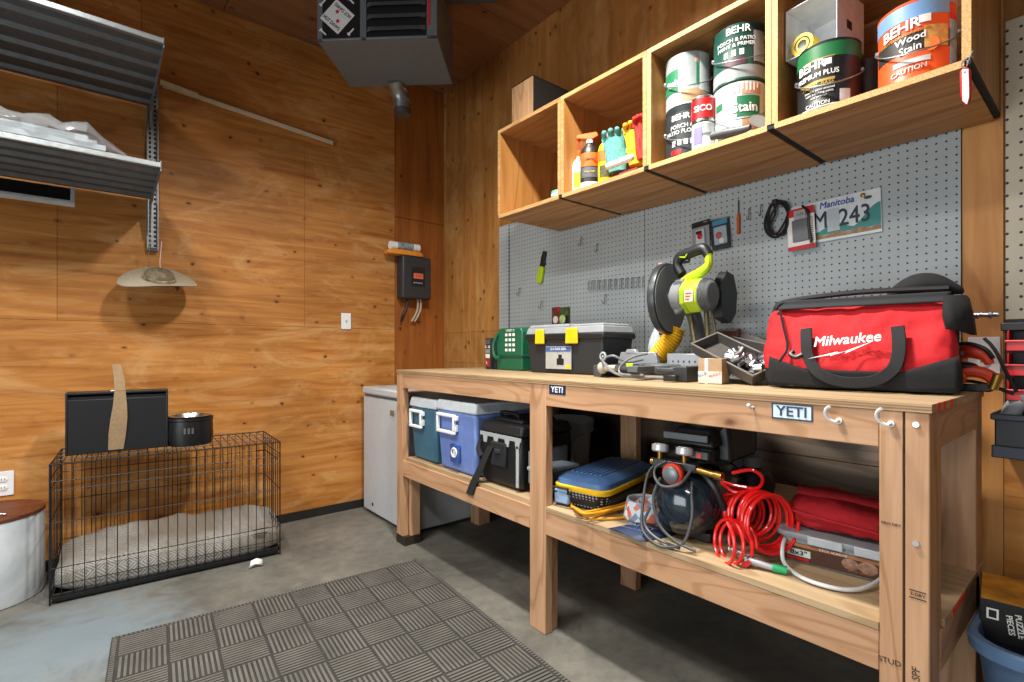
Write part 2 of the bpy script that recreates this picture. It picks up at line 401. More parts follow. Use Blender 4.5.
struct(mb.build('trim_4', wood('dark_sheet', '#2c231c', '#3d3128', 'y', .8, .04, .6, dark='#140c06', tint=.1, seed=18)))

# ================================================================== camera, light
cam = bpy.data.cameras.new('camera'); co = bpy.data.objects.new('camera', cam); COL.objects.link(co)
cam.sensor_width = 36; cam.lens = FPX / 1024 * 36; cam.shift_y = 9 / 1024; cam.clip_start = .02
co.location = (0, 0, CAM_H); co.rotation_euler = (PI / 2, 0, -math.atan2(.6365, .771))
SC.camera = co
def area(name, loc, sx, sy, w, rot=(0, 0, 0), col=(1, 1, 1), spread=180):
    l = bpy.data.lights.new(name, 'AREA'); l.shape = 'RECTANGLE'; l.size = sx; l.size_y = sy; l.energy = w; l.color = col; l.spread = math.radians(spread)
    o = bpy.data.objects.new(name, l); COL.objects.link(o); o.location = loc; o.rotation_euler = rot; return o
area('ceiling_light', (.95, 1.15, 3.0), .14, .4, 85, col=(1, .95, .87), spread=150)
area('ceiling_light.001', (-.5, 1.75, 2.98), .3, 1.0, 70, col=(1, .96, .9), spread=150)
area('ceiling_light.002', (-.9, -.4, 2.98), .3, 1.0, 34, col=(1, .96, .9), spread=150)
area('added_fill_light', (-2.5, .9, 1.05), 1.7, 2.4, 48, rot=(0, -PI / 2, 0), col=(.93, .97, 1), spread=140)  # large soft fill added to brighten the bench wall, no such opening modelled
W = bpy.data.worlds.new('daylight'); SC.world = W; W.use_nodes = True
W.node_tree.nodes['Background'].inputs[0].default_value = (.9, .95, 1, 1); W.node_tree.nodes['Background'].inputs[1].default_value = .12
SC.view_settings.view_transform = 'Standard'; SC.view_settings.look = 'None'; SC.view_settings.exposure = -0.06; SC.view_settings.gamma = 1
SC.view_settings.use_curve_mapping = False

# ================================================================== workbench
BX0, BX1, BY0, BY1, BZ = 1.36, 1.97, .262, 2.703, 1.0
bench = T('workbench', 'long two-tier pine workbench standing along the pegboard wall', 'workbench', (1.66, 1.48, 0))
BM = Matrix.Translation((-1.66, -1.48, 0))
mb = MB(); mb.box(BX0 - .004, BX1, BY0 - .004, BY1, BZ - .018, BZ, 0, BM)
mb.build('tabletop', TOPW, bench)
mb = MB(); mb.box(BX0 - .0045, BX0 - .0038, BY0 - .004, BY1, BZ - .0135, BZ - .0105, 0, BM); mb.box(BX0 - .0045, BX0 - .0038, BY0 - .004, BY1, BZ - .0075, BZ - .005, 0, BM)
mb.build('edge_ply_line', plain('ply_glue', '#8a6238', .7), bench)
for x in (1.405, 1.46, 1.53):
    MB().box(x, x + .022, BY0 - .0052, BY0 - .0036, BZ - .018, BZ + .0006, 0, BM).build('paint_mark', plain('red_paint', '#e0401c', .7), bench, label='red paint mark on the end edge of the tabletop')
for n, y0, y1 in (('apron', 1.535, 2.63), ('apron', .352, 1.44)): MB().box(BX0, BX0 + .038, y0, y1, .897, .982, 0, BM).build(n, LUMY, bench, .002)
MB().box(BX1 - .038, BX1, .3, 2.66, .897, .982, 0, BM).build('apron', LUMY, bench, .002)
for y in (BY0, BY1 - .038): MB().box(BX0 + .09, BX1 - .09, y, y + .038, .897, .982, 0, BM).build('apron', LUMX, bench, .002)
# lower shelf: deck boards and rails
MB().box(BX0 + .012, BX1, 1.44, BY1 - .09, .485, .503, 0, BM).build('shelf_board', TOPW, bench)
MB().box(BX0 + .128, BX1, BY0 - .002, .352, .486, .503, 0, BM).box(BX0 - .002, BX1, .3525, 1.438, .486, .503, 0, BM).build('shelf_board', TOPW, bench)
MB().box(BX0 + .2, BX0 + .36, BY0 - .0035, BY0 - .0018, .488, .5, 0, BM).build('paint_mark', plain('red_paint', '#e0401c', .7), bench, label='red paint mark on the end edge of the lower shelf')
for y0, y1 in ((1.535, 2.63), (.352, 1.44)): MB().box(BX0, BX0 + .038, y0, y1, .394, .484, 0, BM).build('shelf_rail', LUMY, bench, .002)
MB().box(BX0 + .1, BX1 - .04, BY0, BY0 + .038, .394, .484, 0, BM).build('shelf_rail', LUMX, bench, .002)
MB().box(BX0 + .1, BX1 - .04, BY1 - .04, BY1 - .002, .394, .484, 0, BM).build('shelf_rail', LUMX, bench, .002)
MB().box(BX1 - .038, BX1, .36, 2.6, .394, .484, 0, BM).build('shelf_rail', LUMY, bench, .002)
# legs
def leg(y0, y1, x0, x1, z0=0, z1=.982): return MB().box(x0, x1, y0, y1, z0, z1, 0, BM).build('leg', LUMZ, bench, .003)
leg(2.63, 2.703, BX0, BX0 + .038); leg(2.605, 2.665, BX0 + .04, BX0 + .1, 0, .393)
leg(1.44, 1.535, BX0, BX0 + .038); leg(1.45, 1.5, BX0 + .038, BX0 + .076, 0, .39)
leg(.307, .352, BX0, BX0 + .089); leg(.262, .3055, BX0, BX0 + .089); leg(.266, .304, BX0 + .089, BX0 + .127, .5, .9)
leg(.262, .35, BX1 - .089, BX1); leg(2.61, 2.70, BX1 - .089, BX1); leg(1.44, 1.53, BX1 - .038, BX1)
MB().box(BX0 - .001, BX0 + .1, 2.601, 2.704, 0, .05, 0, BM).build('damp_stain', plain('rot', '#251a10', .9, var=.4), bench, label='black damp stain at the foot of the left leg')
# sub details: bolts, hooks, lettered stickers, pencil stamps
for z in (.955, .70): MB().cyl((BX0 - .004, .285, z), (BX0 + .002, .285, z), .006, n=12, M=BM).build('bolt', STEEL, bench)
def ring(c, r, rr, a0, a1, n=20): return [(c[0], c[1] + r * math.cos(a0 + (a1 - a0) * i / n), c[2] + r * math.sin(a0 + (a1 - a0) * i / n)) for i in range(n + 1)]
for y, z in ((.442, .962), (.341, .966)):
    mb = MB(); mb.tube([(BX0 + .01, y - .012, z - .014), (BX0 - .012, y - .012, z - .014), (BX0 - .02, y - .012, z - .014)] + [(BX0 - .022 - .022 * math.sin(a) * .8, y + .004, z - .004 + .021 * math.cos(a)) for a in [PI + .1 - i * .26 for i in range(12)]][0:0] +
                   [(BX0 - .022 - .0018 * i, y - .012 + .019 * math.sin(.25 * i) , z + .004 - .019 * math.cos(.25 * i)) for i in range(12)], .0036, 10, 0, BM)
    mb.cyl((BX0 - .001, y - .012, z - .014), (BX0 - .006, y - .012, z - .014), .007, M=BM)
    mb.build('hook', WHITE, bench, label='white coated screw hook')
mb = MB(); mb.tube([(BX0, .633, .962), (BX0 - .018, .632, .961), (BX0 - .03, .631, .968)], .003, 8, 0, BM); mb.ball((BX0 - .031, .631, .969), .005, M=BM); mb.build('hook', WHITE, bench)
def sticker(yc, zc, w, h, base, ink, edge):
    s = MB(); M = BM @ Matrix.Translation((BX0, yc, zc)) @ Matrix.Rotation(RW, 4, 'Z')
    s.box(-w / 2, w / 2, -.0012, 0, -h / 2, h / 2, 0, M); o = s.build('sticker', plain('st_' + edge, edge, .4), bench)
    q = MB(); q.box(-w / 2 + .004, w / 2 - .004, -.0016, -.0012, -h / 2 + .004, h / 2 - .004, 0, M); q.build('sticker_face', plain('st_' + base, base, .4), o)
    text('YETI', h * .88, M @ front(0, -.002, 0), plain('st_' + ink, ink, .4), o, bold=.018, sx=1.05)
sticker(1.376, .963, .088, .036, '#16284a', '#e8eef2', '#16284a')
sticker(.536, .958, .098, .041, '#c3d7e4', '#16284a', '#16284a')
INK = plain('stamp_ink', '#3a2a20', .8)
def stamp(s, y, z, size, roll=0):
    M = BM @ Matrix.Translation((BX0, y, z)) @ Matrix.Rotation(RW, 4, 'Z')
    text(s, size, M @ front(0, -.0008, 0, roll), INK, bench, 'stamp_mark')
stamp('STUD', .332, .425, .017, .1); stamp('SPF', .285, .42, .02, PI / 2); stamp('S-DRY', .2825, .59, .0095); stamp('KILN DRY', .33, .73, .008)
MB().box(BX0 - .001, BX0, .268, .297, .581, .583, 0, BM).box(BX0 - .001, BX0, .268, .297, .597, .599, 0, BM).build('stamp_mark', INK, bench)
MB().box(BX0 - .0012, BX0, .306, .3085, .28, .98, 0, BM).build('board_joint', plain('joint', '#3a2210', .9), bench)

# ================================================================== wall cabinets
CX0, CX1, CZ0, CZ1 = 1.66, 2.112, 1.815, 2.283
CY = [2.128, 1.657, 1.185, .715, .240]
CLAB = ['open plywood box cabinet farthest left, nearly empty', 'open plywood box cabinet holding spray bottles and work gloves',
        'open plywood box cabinet holding five stacked paint tins and a scraper', 'open plywood box cabinet farthest right, with white carton and orange stain tin']
for i in range(4):
    y1 = CY[i] - (.001 if i else 0); y0 = CY[i + 1] + (.001 if i < 3 else 0)
    c = T('open_cabinet', CLAB[i], 'cabinet', ((CX0 + CX1) / 2, (y0 + y1) / 2, CZ0), group='row of open plywood wall cabinets')
    M = Matrix.Translation((-(CX0 + CX1) / 2, -(y0 + y1) / 2, -CZ0)); t = .018
    ed = CHIP if i >= 2 else EDGE
    def panel(n, a): 
        o = MB().box(*a, 0, M).build(n, CABW if n in ('top_panel', 'bottom_panel', 'back_panel') else CABD, c)
    panel('side_panel', (CX0, CX1, y1 - t, y1, CZ0 + t, CZ1)); panel('side_panel', (CX0, CX1, y0, y0 + t, CZ0 + t, CZ1))
    panel('top_panel', (CX0, CX1, y0 + t, y1 - t, CZ1 - t, CZ1)); panel('bottom_panel', (CX0, CX1, y0 + .013, y1 - .008, CZ0, CZ0 + t))
    panel('back_panel', (CX1 - .008, CX1, y0 + t, y1 - t, CZ0 + t, CZ1 - t))
    mb = MB(); e = .0012
    mb.box(CX0 - e, CX0, y1 - t, y1, CZ0 + t, CZ1, 0, M).box(CX0 - e, CX0, y0, y0 + t, CZ0 + t, CZ1, 0, M).box(CX0 - e, CX0, y0 + .013, y1 - .008, CZ0, CZ0 + t, 0, M).box(CX0 - e, CX0, y0 + t, y1 - t, CZ1 - t, CZ1, 0, M)
    mb.build('front_edge', ed, c)
    if i < 3: MB().box(CX0 + .001, CX1, y0 - .008, y0 + .0125, CZ0 + .004, CZ0 + t - .0005, 0, M).build('gap_strip', plain('black_gap', '#0c0b0a', .8), c, label='black strip standing in for the shade in the gap under the cabinet joint')  # shade of the open gap put in as a black strip
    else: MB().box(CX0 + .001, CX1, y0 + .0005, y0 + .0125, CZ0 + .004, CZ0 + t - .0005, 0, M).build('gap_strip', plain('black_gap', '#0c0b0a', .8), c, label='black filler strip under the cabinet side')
    MB().box(CX1, XR - .0005, y0 + .02, y1 - .02, 1.96, CZ1 - .01, 0, M).build('hanging_cleat', LUMY, c)

# ================================================================== pegboards
tag(MB().box(XR - .022, XR - .016, 1.5335, 2.60, .975, 1.95).build('pegboard', PEG), 'grey pegboard sheet left of the seam, behind the black toolbox', 'pegboard', 'grey pegboard sheets behind the bench')
tag(MB().box(XR - .022, XR - .016, .333, 1.5305, .975, 1.95).build('pegboard', PEG), 'grey pegboard sheet right of the seam, behind the red tool bag', 'pegboard', 'grey pegboard sheets behind the bench')
tag(MB().box(XR - .03, XR - .014, 2.605, 2.705, .975, 1.95).build('pegboard', PEG), 'narrow pegboard strip at the left edge of the pegboard wall', 'pegboard')
tag(MB().box(XR - .04, XR - .03, -.6, .228, 1.172, 2.1).box(XR - .03, XR - .013, -.6, .2, 1.25, 2.05).build('pegboard', PEG2), 'cream pegboard with large holes at the far right, above red bins', 'pegboard')
# ================================================================== heater in the ceiling corner
HG = plain('heater_enamel', '#6c767c', .4, .2, var=.05)
hz = math.atan2(-.43, .467)
h0 = Vector((1.1465, 2.505, 0))            # middle of the bottom front edge
ht = T('unit_heater', 'grey ceiling-hung unit heater with dark louvres and card emblem', 'heater', (h0.x, h0.y, 2.75), hz)
w, d, hh = .64, .47, .36
mb = MB(); mb.box(-w / 2, w / 2, .004, d, 0, hh); mb.box(-w / 2, -w / 2 + .03, -.004, .01, 0, hh); mb.box(-.09, -.055, -.004, .01, 0, hh); mb.box(w / 2 - .055, w / 2, -.004, .01, 0, hh); mb.box(-w / 2, w / 2, -.004, .01, 0, .012)
mb.build('casing', HG, ht, .003)
mb = MB(); mb.box(-.055, w / 2 - .055, .0035, .006, .012, hh); mb.build('grille_back', plain('grille_dark', '#0b0c0e', .6), ht)
for i in range(5):
    z = .03 + i * .065
    mb = MB(); mb.rings([[(x, -.006 - .014 * (.2 if k in (0, 10) else 1), z + .008), (x, -.012 - .014 * (.2 if k in (0, 10) else 1), z), (x, .002, z + .038), (x, .004, z + .04)] for k, x in enumerate([-.05 + (w / 2 - .01) * j / 10 for j in range(11)])])
    mb.build('louvre', plain('louvre_metal', '#8a949a', .3, .5), ht, .001)
mb = MB(); mb.box(w / 2 - .05, w / 2 - .035, -.006, -.003, .06, hh); mb.build('warning_strip', plain('warn_red', '#b8302c', .5), ht)
em = MB().box(-w / 2 + .03, -.095, -.0055, -.003, .012, hh - .02).build('emblem_plate', plain('emblem_black', '#101319', .4), ht)
ec = (-w / 2 - .065 + .0) / 2 - .018, .122
q = MB(); q.box(-.066, .066, -.0065, -.0055, -.066, .066, 0, TR(ec[0], 0, ec[1]) @ Matrix.Rotation(math.radians(43), 4, 'Y')); q.build('playing_card', WHITE, em)
CI = plain('card_ink', '#14161a', .5)
text('HOT DAWG', .026, front(ec[0] - .031, -.007, ec[1] - .031, math.radians(-43)), CI, em, bold=.02, sx=.78)
text('HOT DAWG', .026, front(ec[0] + .031, -.007, ec[1] + .031, math.radians(137)), CI, em, bold=.02, sx=.78)
for sx, sz in ((-.015, -.024), (-.018, .026)):
    mb = MB(); pts = [((.014 if i % 2 == 0 else .007) * math.cos(2 * PI * i / 10 + .3), (.014 if i % 2 == 0 else .007) * math.sin(2 * PI * i / 10 + .3)) for i in range(10)]
    mb.prism(pts, -.0075, -.0064, 0, TR(ec[0] + .012 + sx * .6, 0, ec[1] + sz)); mb.build('red_splash', RED, em)
for bx, bz, ro in ((-.075, -.08, .8), (.075, -.08, -.8), (-.075, .08, -.8), (.075, .08, .8)):
    M = TR(ec[0] + bx, -.0062, ec[1] + bz) @ Matrix.Rotation(ro, 4, 'Y'); mb = MB(); mb.box(-.02, .02, -.0006, .0006, -.004, .004, 0, M)
    mb.ball((-.02, 0, .004), .006, sy=.1, M=M, n=10, k=6); mb.ball((-.02, 0, -.004), .006, sy=.1, M=M, n=10, k=6); mb.build('wrench_mark', WHITE, em)
for x, z in ((-.08, .012), (w / 2 - .03, .02)): MB().cyl((x, -.007, z), (x, 0, z), .005, n=10).build('screw', STEEL, ht)
# flue elbow behind the casing
mb = MB(); mb.tube(spline([(-.03, d - .05, .02), (-.025, d + .01, -.02), (-.01, d + .035, -.06), (-.005, d + .045, -.125)], 6), .05, 18)
for p in ((-.022, d + .015, -.03, .5), (-.008, d + .04, -.078, .2)): mb.lathe([(.05, -.004), (.056, -.003), (.056, .003), (.05, .004)], 18, 0, TR(p[0], p[1], p[2], -p[3]))
mb.build('flue_elbow', ZINC, ht)
mb = MB(); mb.cyl((-.005, d + .045, -.125), (-.005, d + .045, -.16), .052); mb.build('flue_end', plain('flue_cap', '#5a5450', .5, .4), ht)
mb = MB(); mb.box(w / 2, w / 2 + .30, d - .26, d - .22, hh - .02, hh + .02); mb.box(-w / 2 - .02, -w / 2, d - .26, d - .22, hh - .02, hh + .045); mb.build('mounting_strut', plain('strut', '#50565a', .5, .5), ht)
MB().box(-w / 2 + .05, -w / 2 + .08, .1, .13, hh, ZC - 2.75).box(w / 2 - .08, w / 2 - .05, .1, .13, hh, ZC - 2.75).box(-w / 2 + .05, -w / 2 + .08, .35, .38, hh, ZC - 2.75).box(w / 2 - .08, w / 2 - .05, .35, .38, hh, ZC - 2.75).build('hanger', plain('strut', '#50565a'), ht)

# ================================================================== steel shelves on the end wall
def steel_shelf(label, y0, y1, z, x1, deep):
    s = T('steel_shelf', label, 'shelf', (-.25, (y0 + y1) / 2, z), group='ribbed steel shelves on the end wall')
    L0, L1 = -.9 + .25, x1 + .25; yc = (y0 + y1) / 2; n = 5; pr = []
    # ribbed deck profile in y,z
    a, b = y0 - yc, y1 - yc; wd = (b - a) / n; top = []
    for i in range(n):
        p = a + i * wd
        top += [(p, 0), (p + wd * .62, 0), (p + wd * .70, -.018), (p + wd * .92, -.018)]
    top.append((b, 0)); bot = [(y, zz - .003) for y, zz in reversed(top)]
    mb = MB(); mb.rings([[(x, y, zz) for y, zz in top + bot] for x in (L0, L1)]); mb.build('deck', GALV, s)
    MB().box(L0, L1, a - .006, a + .0, -.014, .008).box(L0, L1, a - .006, a + .016, -.016, -.013).build('front_lip', ZINC, s, .0015)
    for xx in (L1, -.55): 
        mb = MB(); mb.prism([(0, 0), (1, 0)][0:0] or [(a, -.03), (a, .016), (b, .016), (b, -deep), (b - .05, -deep), (b - .1, -.07)], -.002, .002, 0, Matrix.Translation((xx, 0, 0)) @ Matrix.Rotation(PI / 2, 4, 'Z'))
        mb.build('bracket', plain('bracket_steel', '#7e8286', .45, .7), s)
    return s
steel_shelf('upper ribbed steel shelf, empty underside showing, on the end wall', 2.69, 3.425, 2.475, .236, .14)
steel_shelf('lower ribbed steel shelf with plastic-wrapped slats lying on it', 2.82, 3.425, 1.967, .236, .20)
tr = T('shelf_track', 'slotted steel upright fixed to the end wall beside the shelves', 'shelf track', (.25, YL, 1.67))
MB().box(-.026, .026, -.006, 0, 0, .93).box(-.026, -.022, -.028, -.006, 0, .93).box(.022, .026, -.028, -.006, 0, .93).build('channel', ZINC, tr)
mb = MB()
for i in range(34):
    for sx in (-.011, .011): mb.box(sx - .005, sx + .005, -.0066, -.006, .02 + i * .026, .034 + i * .026)
mb.build('slot_pattern', plain('slot_dark', '#131313', .8), tr)
MB().box(-.022, .022, -.03, -.006, -.008, .012).build('foot_clip', DSTEEL, tr)
# slats in clear wrap
ws = T('wrapped_slats', 'white slats wrapped in clear plastic lying on the lower steel shelf', 'wrapped slats', (-.3, 3.0, 1.986))
for k in range(3): MB().box(-.55, .34 - .03 * k, -.15 + .055 * k, -.105 + .055 * k, .001 + .03 * k, .026 + .032 * k, 0, TR(0, 0, 0, 0, 0, 0)).build('slat', plain('slat_pale', '#8f989e', .5), ws, .002)
rs = []
for i in range(26):
    t = i / 25; x = -.58 + 1.02 * t; sc = (1 if t < .85 else max(.08, 1 - (t - .85) / .15)) * (.9 + .1 * math.sin(i * 1.9))
    r = []
    for j in range(22):
        a = 2 * PI * j / 22; yy = -.06 + .13 * math.cos(a) * sc; zz = .055 + .062 * math.sin(a) * sc * (1.15 if math.sin(a) > 0 else .9)
        nz = noise.noise(Vector((x * 22, yy * 30, zz * 30))) * .026
        r.append((x, yy + nz, max(.0005, zz + nz + (0 if t < .85 else -.05 * (t - .85) / .15))))
    rs.append(r)
mb = MB(); mb.rings(rs); mb.build('plastic_wrap', plain('clear_film', '#cfd6da', .15, alpha=.22, spec=1, bmp=1.0, scale=28), ws, smooth=28)
# framed dark panel tucked under the shelf
fp = T('framed_panel', 'black panel in a pale metal frame tucked below the lower steel shelf', 'panel', (-.32, 3.1, 1.80), rx=-.5)
MB().box(-.4, .235, 0, .012, 0, .08).build('panel', plain('panel_black', '#0c0d10', .3), fp)
MB().box(-.4, .25, -.008, .016, -.018, .0).box(.235, .25, -.008, .016, 0, .08).build('frame', LGREY, fp, .001)

# wood strips fixed along the wall
def strip(label, p0, p1, w):
    v = Vector(p1) - Vector(p0); o = MB().box(0, v.length, -w / 2, w / 2, -.012, .012).build('wood_strip', plain('strip_white', '#cfc0a4', .6), None, .001)
    o.location = p0; o.rotation_euler = (0, -math.atan2(v.z, Vector((v.x, v.y)).length), math.atan2(v.y, v.x)); return tag(o, label, 'wood strip')
strip('long thin pale strip running down the end wall to the right', at(163, 85, Y=3.445), at(333, 143, Y=3.445), .014)
strip('short pale strip lying above the long strip beside the shelf', at(160, 82, Y=3.415), at(198, 96, Y=3.415), .024)

# ================================================================== hat
hp = at(159, 280, Y=3.30)
hat = T('sun_hat', 'beige wide-brimmed hat hanging by cords below the steel upright', 'hat', hp, .15, rx=.52)
hat.scale = (.88, .95, .95)
rs = []
for i in range(9):
    r = .075 + (.20 - .075) * i / 8; ring_ = []
    for j in range(48):
        a = 2 * PI * j / 48; f = (i / 8) ** 1.6
        ring_.append((r * 1.0 * math.cos(a), r * .78 * math.sin(a), f * (.022 * math.cos(2 * (a - .0)) * -1 - .012 * math.sin(a) + .02 * math.cos(a))))
    rs.append(ring_)
top = [[(x, y, z + .003) for x, y, z in r] for r in rs]
mb = MB(); mb.rings(list(reversed(top)) + rs, closed=True, cap0=False, cap1=False); mb.build('brim', TAN, hat, sub=1, smooth=80)
mb = MB(); mb.lathe([(.079, 0), (.078, .02), (.070, .045), (.052, .058), (.02, .056), (.001, .052)], 32, 0, TR(0, 0, .002), sy=.8, cap0=False); mb.build('crown', plain('hat_crown', '#6f6350', .9, var=.5, scale=30), hat, smooth=80)
mb = MB(); mb.lathe([(.081, .000), (.085, .003), (.085, .02), (.081, .022)], 32, 0, sy=.8); mb.build('hat_band', plain('hat_band', '#8d8069', .9, var=.6, scale=45), hat)
mb = MB(); mb.tube([(.085, -.01, 0), (.10, -.02, -.03), (.095, -.02, -.05)], .004, 8); mb.ball((.096, -.02, -.03), .012); mb.build('cord_toggle', plain('toggle', '#4a2a24', .5), hat)
for dx in (-.045, .015):
    mb = MB(); mb.tube([(dx, .03, .01), (dx + .003, .10, .07), (dx + .005, .13, 1.675 - hp.z)], .0018, 6); mb.build('hang_cord', WHITE if dx > 0 else KHAKI, hat)

# ================================================================== dog crate with bedding
ca = -.052
cr = T('dog_crate', 'black wire dog crate standing on the concrete by the end wall', 'crate', (.315, 2.952, 0), ca)
cw, cd, ch = .93, .44, .615; WR = .0019
WIRE = plain('crate_wire', '#121314', .4, .3)
def wirepanel(name, ax, pos, ulen, vlist, us, r=WR):
    """ax 'x': panel in xz at y=pos ; 'y': panel in yz at x=pos ; 'z': top"""
    mb = MB()
    P = (lambda u, v: (u, pos, v)) if ax == 'x' else (lambda u, v: (pos, u, v)) if ax == 'y' else (lambda u, v: (u, v, pos))
    for u in us: mb.cyl(P(u, vlist[0]), P(u, vlist[-1]), r, n=6)
    for v in vlist: mb.cyl(P(us[0], v), P(us[-1], v), r * 1.15, n=6)
    return mb.build(name, WIRE, cr)
us = [-cw / 2 + cw * i / 24 for i in range(25)]; ys = [cd * i / 8 for i in range(9)]
lv = [.03, .085, .16, .36, .50, .54, ch]
wirepanel('front_panel', 'x', 0, cw, lv, us); wirepanel('back_panel', 'x', cd, cw, [.03, .16, .36, .50, ch], us)
wirepanel('side_panel', 'y', -cw / 2, cd, [.03, .12, .16, .36, .5, .55, ch], ys); wirepanel('side_panel', 'y', cw / 2, cd, [.03, .16, .36, .55, ch], ys)
wirepanel('top_panel', 'z', ch, cw, [0, .11, .22, .33, cd], us)
mb = MB()
for x in (-cw / 2, cw / 2):
    for y in (0, cd): mb.cyl((x, y, .004), (x, y, ch + .002), .0035, n=8)
for z in (ch, .03):
    mb.cyl((-cw / 2, 0, z), (cw / 2, 0, z), .0035, n=8); mb.cyl((-cw / 2, cd, z), (cw / 2, cd, z), .0035, n=8)
    for x in (-cw / 2, cw / 2): mb.cyl((x, 0, z), (x, cd, z), .0035, n=8)
mb.build('corner_frame', WIRE, cr)
MB().box(-cw / 2 + .006, cw / 2 - .006, .008, cd - .006, .008, .014).box(-cw / 2 + .006, cw / 2 - .006, .008, .013, .008, .045).box(-cw / 2 + .006, cw / 2 - .006, cd - .011, cd - .006, .008, .04).box(-cw / 2 + .006, -cw / 2 + .011, .008, cd - .006, .008, .04).box(cw / 2 - .011, cw / 2 - .006, .008, cd - .006, .008, .04).build('tray', BLACK, cr, .002)
mb = MB(); mb.tube([(.34, -.004, .16), (.34, -.012, .165), (.40, -.012, .165), (.40, -.004, .16)], .003, 6); mb.tube([(.34, -.004, .14), (.40, -.004, .14)], .003, 6); mb.build('door_latch', WIRE, cr)
mb = MB(); mb.tube([(.42, cd - .0, .5), (cw / 2, cd - .05, .51), (cw / 2 + .004, .1, .505)], .003, 6); mb.build('side_latch', WIRE, cr)
def padmat():
    m, nt, b = newmat('bedding_print')
    tc = N(nt, 'ShaderNodeTexCoord'); mp = N(nt, 'ShaderNodeMapping'); mp.inputs['Scale'].default_value = (26, 26, 26); L(nt, tc.outputs['Object'], mp.inputs['Vector'])
    ck = N(nt, 'ShaderNodeTexChecker', Scale=1.0); L(nt, mp.outputs['Vector'], ck.inputs['Vector'])
    w1 = N(nt, 'ShaderNodeTexWave', Scale=1.4); w1.bands_direction = 'DIAGONAL'; L(nt, mp.outputs['Vector'], w1.inputs['Vector'])
    mp2 = N(nt, 'ShaderNodeMapping'); mp2.inputs['Scale'].default_value = (-26, 26, 26); L(nt, tc.outputs['Object'], mp2.inputs['Vector'])
    w2 = N(nt, 'ShaderNodeTexWave', Scale=1.4); w2.bands_direction = 'DIAGONAL'; L(nt, mp2.outputs['Vector'], w2.inputs['Vector'])
    mm = N(nt, 'ShaderNodeMix'); mm.data_type = 'FLOAT'; L(nt, ck.outputs['Fac'], mm.inputs[0]); L(nt, w1.outputs['Fac'], mm.inputs[2]); L(nt, w2.outputs['Fac'], mm.inputs[3])
    r = ramp(nt, [(.5, rgb('#74726d')), (.72, rgb('#a19f99'))], mm.outputs[0])
    nz = N(nt, 'ShaderNodeTexNoise', Scale=3.2, Detail=3.0); L(nt, tc.outputs['Object'], nz.inputs['Vector'])
    c = mixc(nt, ramp(nt, [(.42, (0, 0, 0, 1)), (.62, (.85, .85, .85, 1))], nz.outputs['Fac']).outputs['Color'], r.outputs['Color'], rgb('#71675a'))
    L(nt, c, b.inputs['Base Color']); b.inputs['Roughness'].default_value = .9; bump(nt, b, nz.outputs['Fac'], .4, .01); return m
PADM = padmat()
def padf(t):  # grey cushion filling the crate floor: rounded slab with lumps
    pass
mb = MB(); rs = []
for i in range(29):
    x = -.455 + .95 * i / 28; e = max(0, abs((i - 14) / 14)) ** 8; r = []
    for j in range(28):
        a = 2 * PI * j / 28; c, s_ = math.cos(a), math.sin(a)
        yy = (abs(c) ** .35) * (1 if c > 0 else -1) * .202 * (1 - .25 * e); zz = (abs(s_) ** .5) * (1 if s_ > 0 else -1) * .068 * (1 - .45 * e)
        lump = .016 * noise.noise(Vector((x * 6, yy * 9, 2))) + .012 * noise.noise(Vector((x * 15, yy * 15, 5)))
        ys_ = .21 + yy; zb = .086 + zz + (lump + .062 * max(0, yy) / .2 if zz > 0 else 0)
        r.append((x, ys_, max(.0148, zb)))
    rs.append(r)
mb.rings(rs); pad = mb.build('crate_bed', PADM, None, smooth=70); pad.location = (.315, 2.952, 0); pad.rotation_euler.z = ca
tag(pad, 'grey patterned cushion lying inside the wire dog crate', 'pet bed')
o = MB().rings([[(x, y, z) for x, y, z in r] for r in ([(-.035, 0, .0), (.0, .012, .002), (.035, 0, 0)], [(-.028, -.012, .016), (0, -.008, .02), (.03, -.014, .012)], [(-.02, .004, .036), (.006, 0, .045), (.034, .004, .030)])], closed=False).build('paper_scrap', PAPER, None, smooth=20)
so = o.modifiers.new('thick', 'SOLIDIFY'); so.thickness = .002; pp = at(255, 567, Z=0); o.location = (pp.x, pp.y - .01, .002); tag(o, 'crumpled white paper scrap on the floor at the crate corner', 'paper')

# black slim case with khaki strap, and raised feeding bowl, on the crate
kc = T('carry_case', 'black rectangular carry case with khaki strap standing on the dog crate', 'case', (.0935, 3.135, ch + .004), -.06)
w, hgt, dp = .392, .295, .09
MB().box(-w / 2, w / 2, .012, dp, 0, hgt - .02).build('body', plain('case_black', '#0c0d10', .5), kc, .004)
MB().box(-w / 2, w / 2, 0, .012, 0, hgt - .035).build('front_flap', plain('case_flap', '#101115', .5), kc, .003)
mb = MB(); mb.box(-w / 2 - .003, -w / 2 + .006, -.003, dp + .003, 0, hgt).box(w / 2 - .006, w / 2 + .003, -.003, dp + .003, 0, hgt).box(-w / 2 - .003, w / 2 + .003, dp - .006, dp + .003, 0, hgt).box(-w / 2 - .003, w / 2 + .003, .0, dp, hgt - .012, hgt); mb.build('rim', BLACK, kc, .003)
mb = MB(); P = [(-.012, -.004, .01), (-.006, -.008, .09), (0, -.010, .16), (.004, -.008, .22), (.004, -.001, hgt + .001)]
rs = [[(x - ww, y, z), (x + ww, y, z), (x + ww, y + .003, z), (x - ww, y + .003, z)] for (x, y, z), ww in zip(P, (.030, .034, .033, .028, .022))]; mb.rings(rs); mb.build('strap', KHAKI, kc, .001)
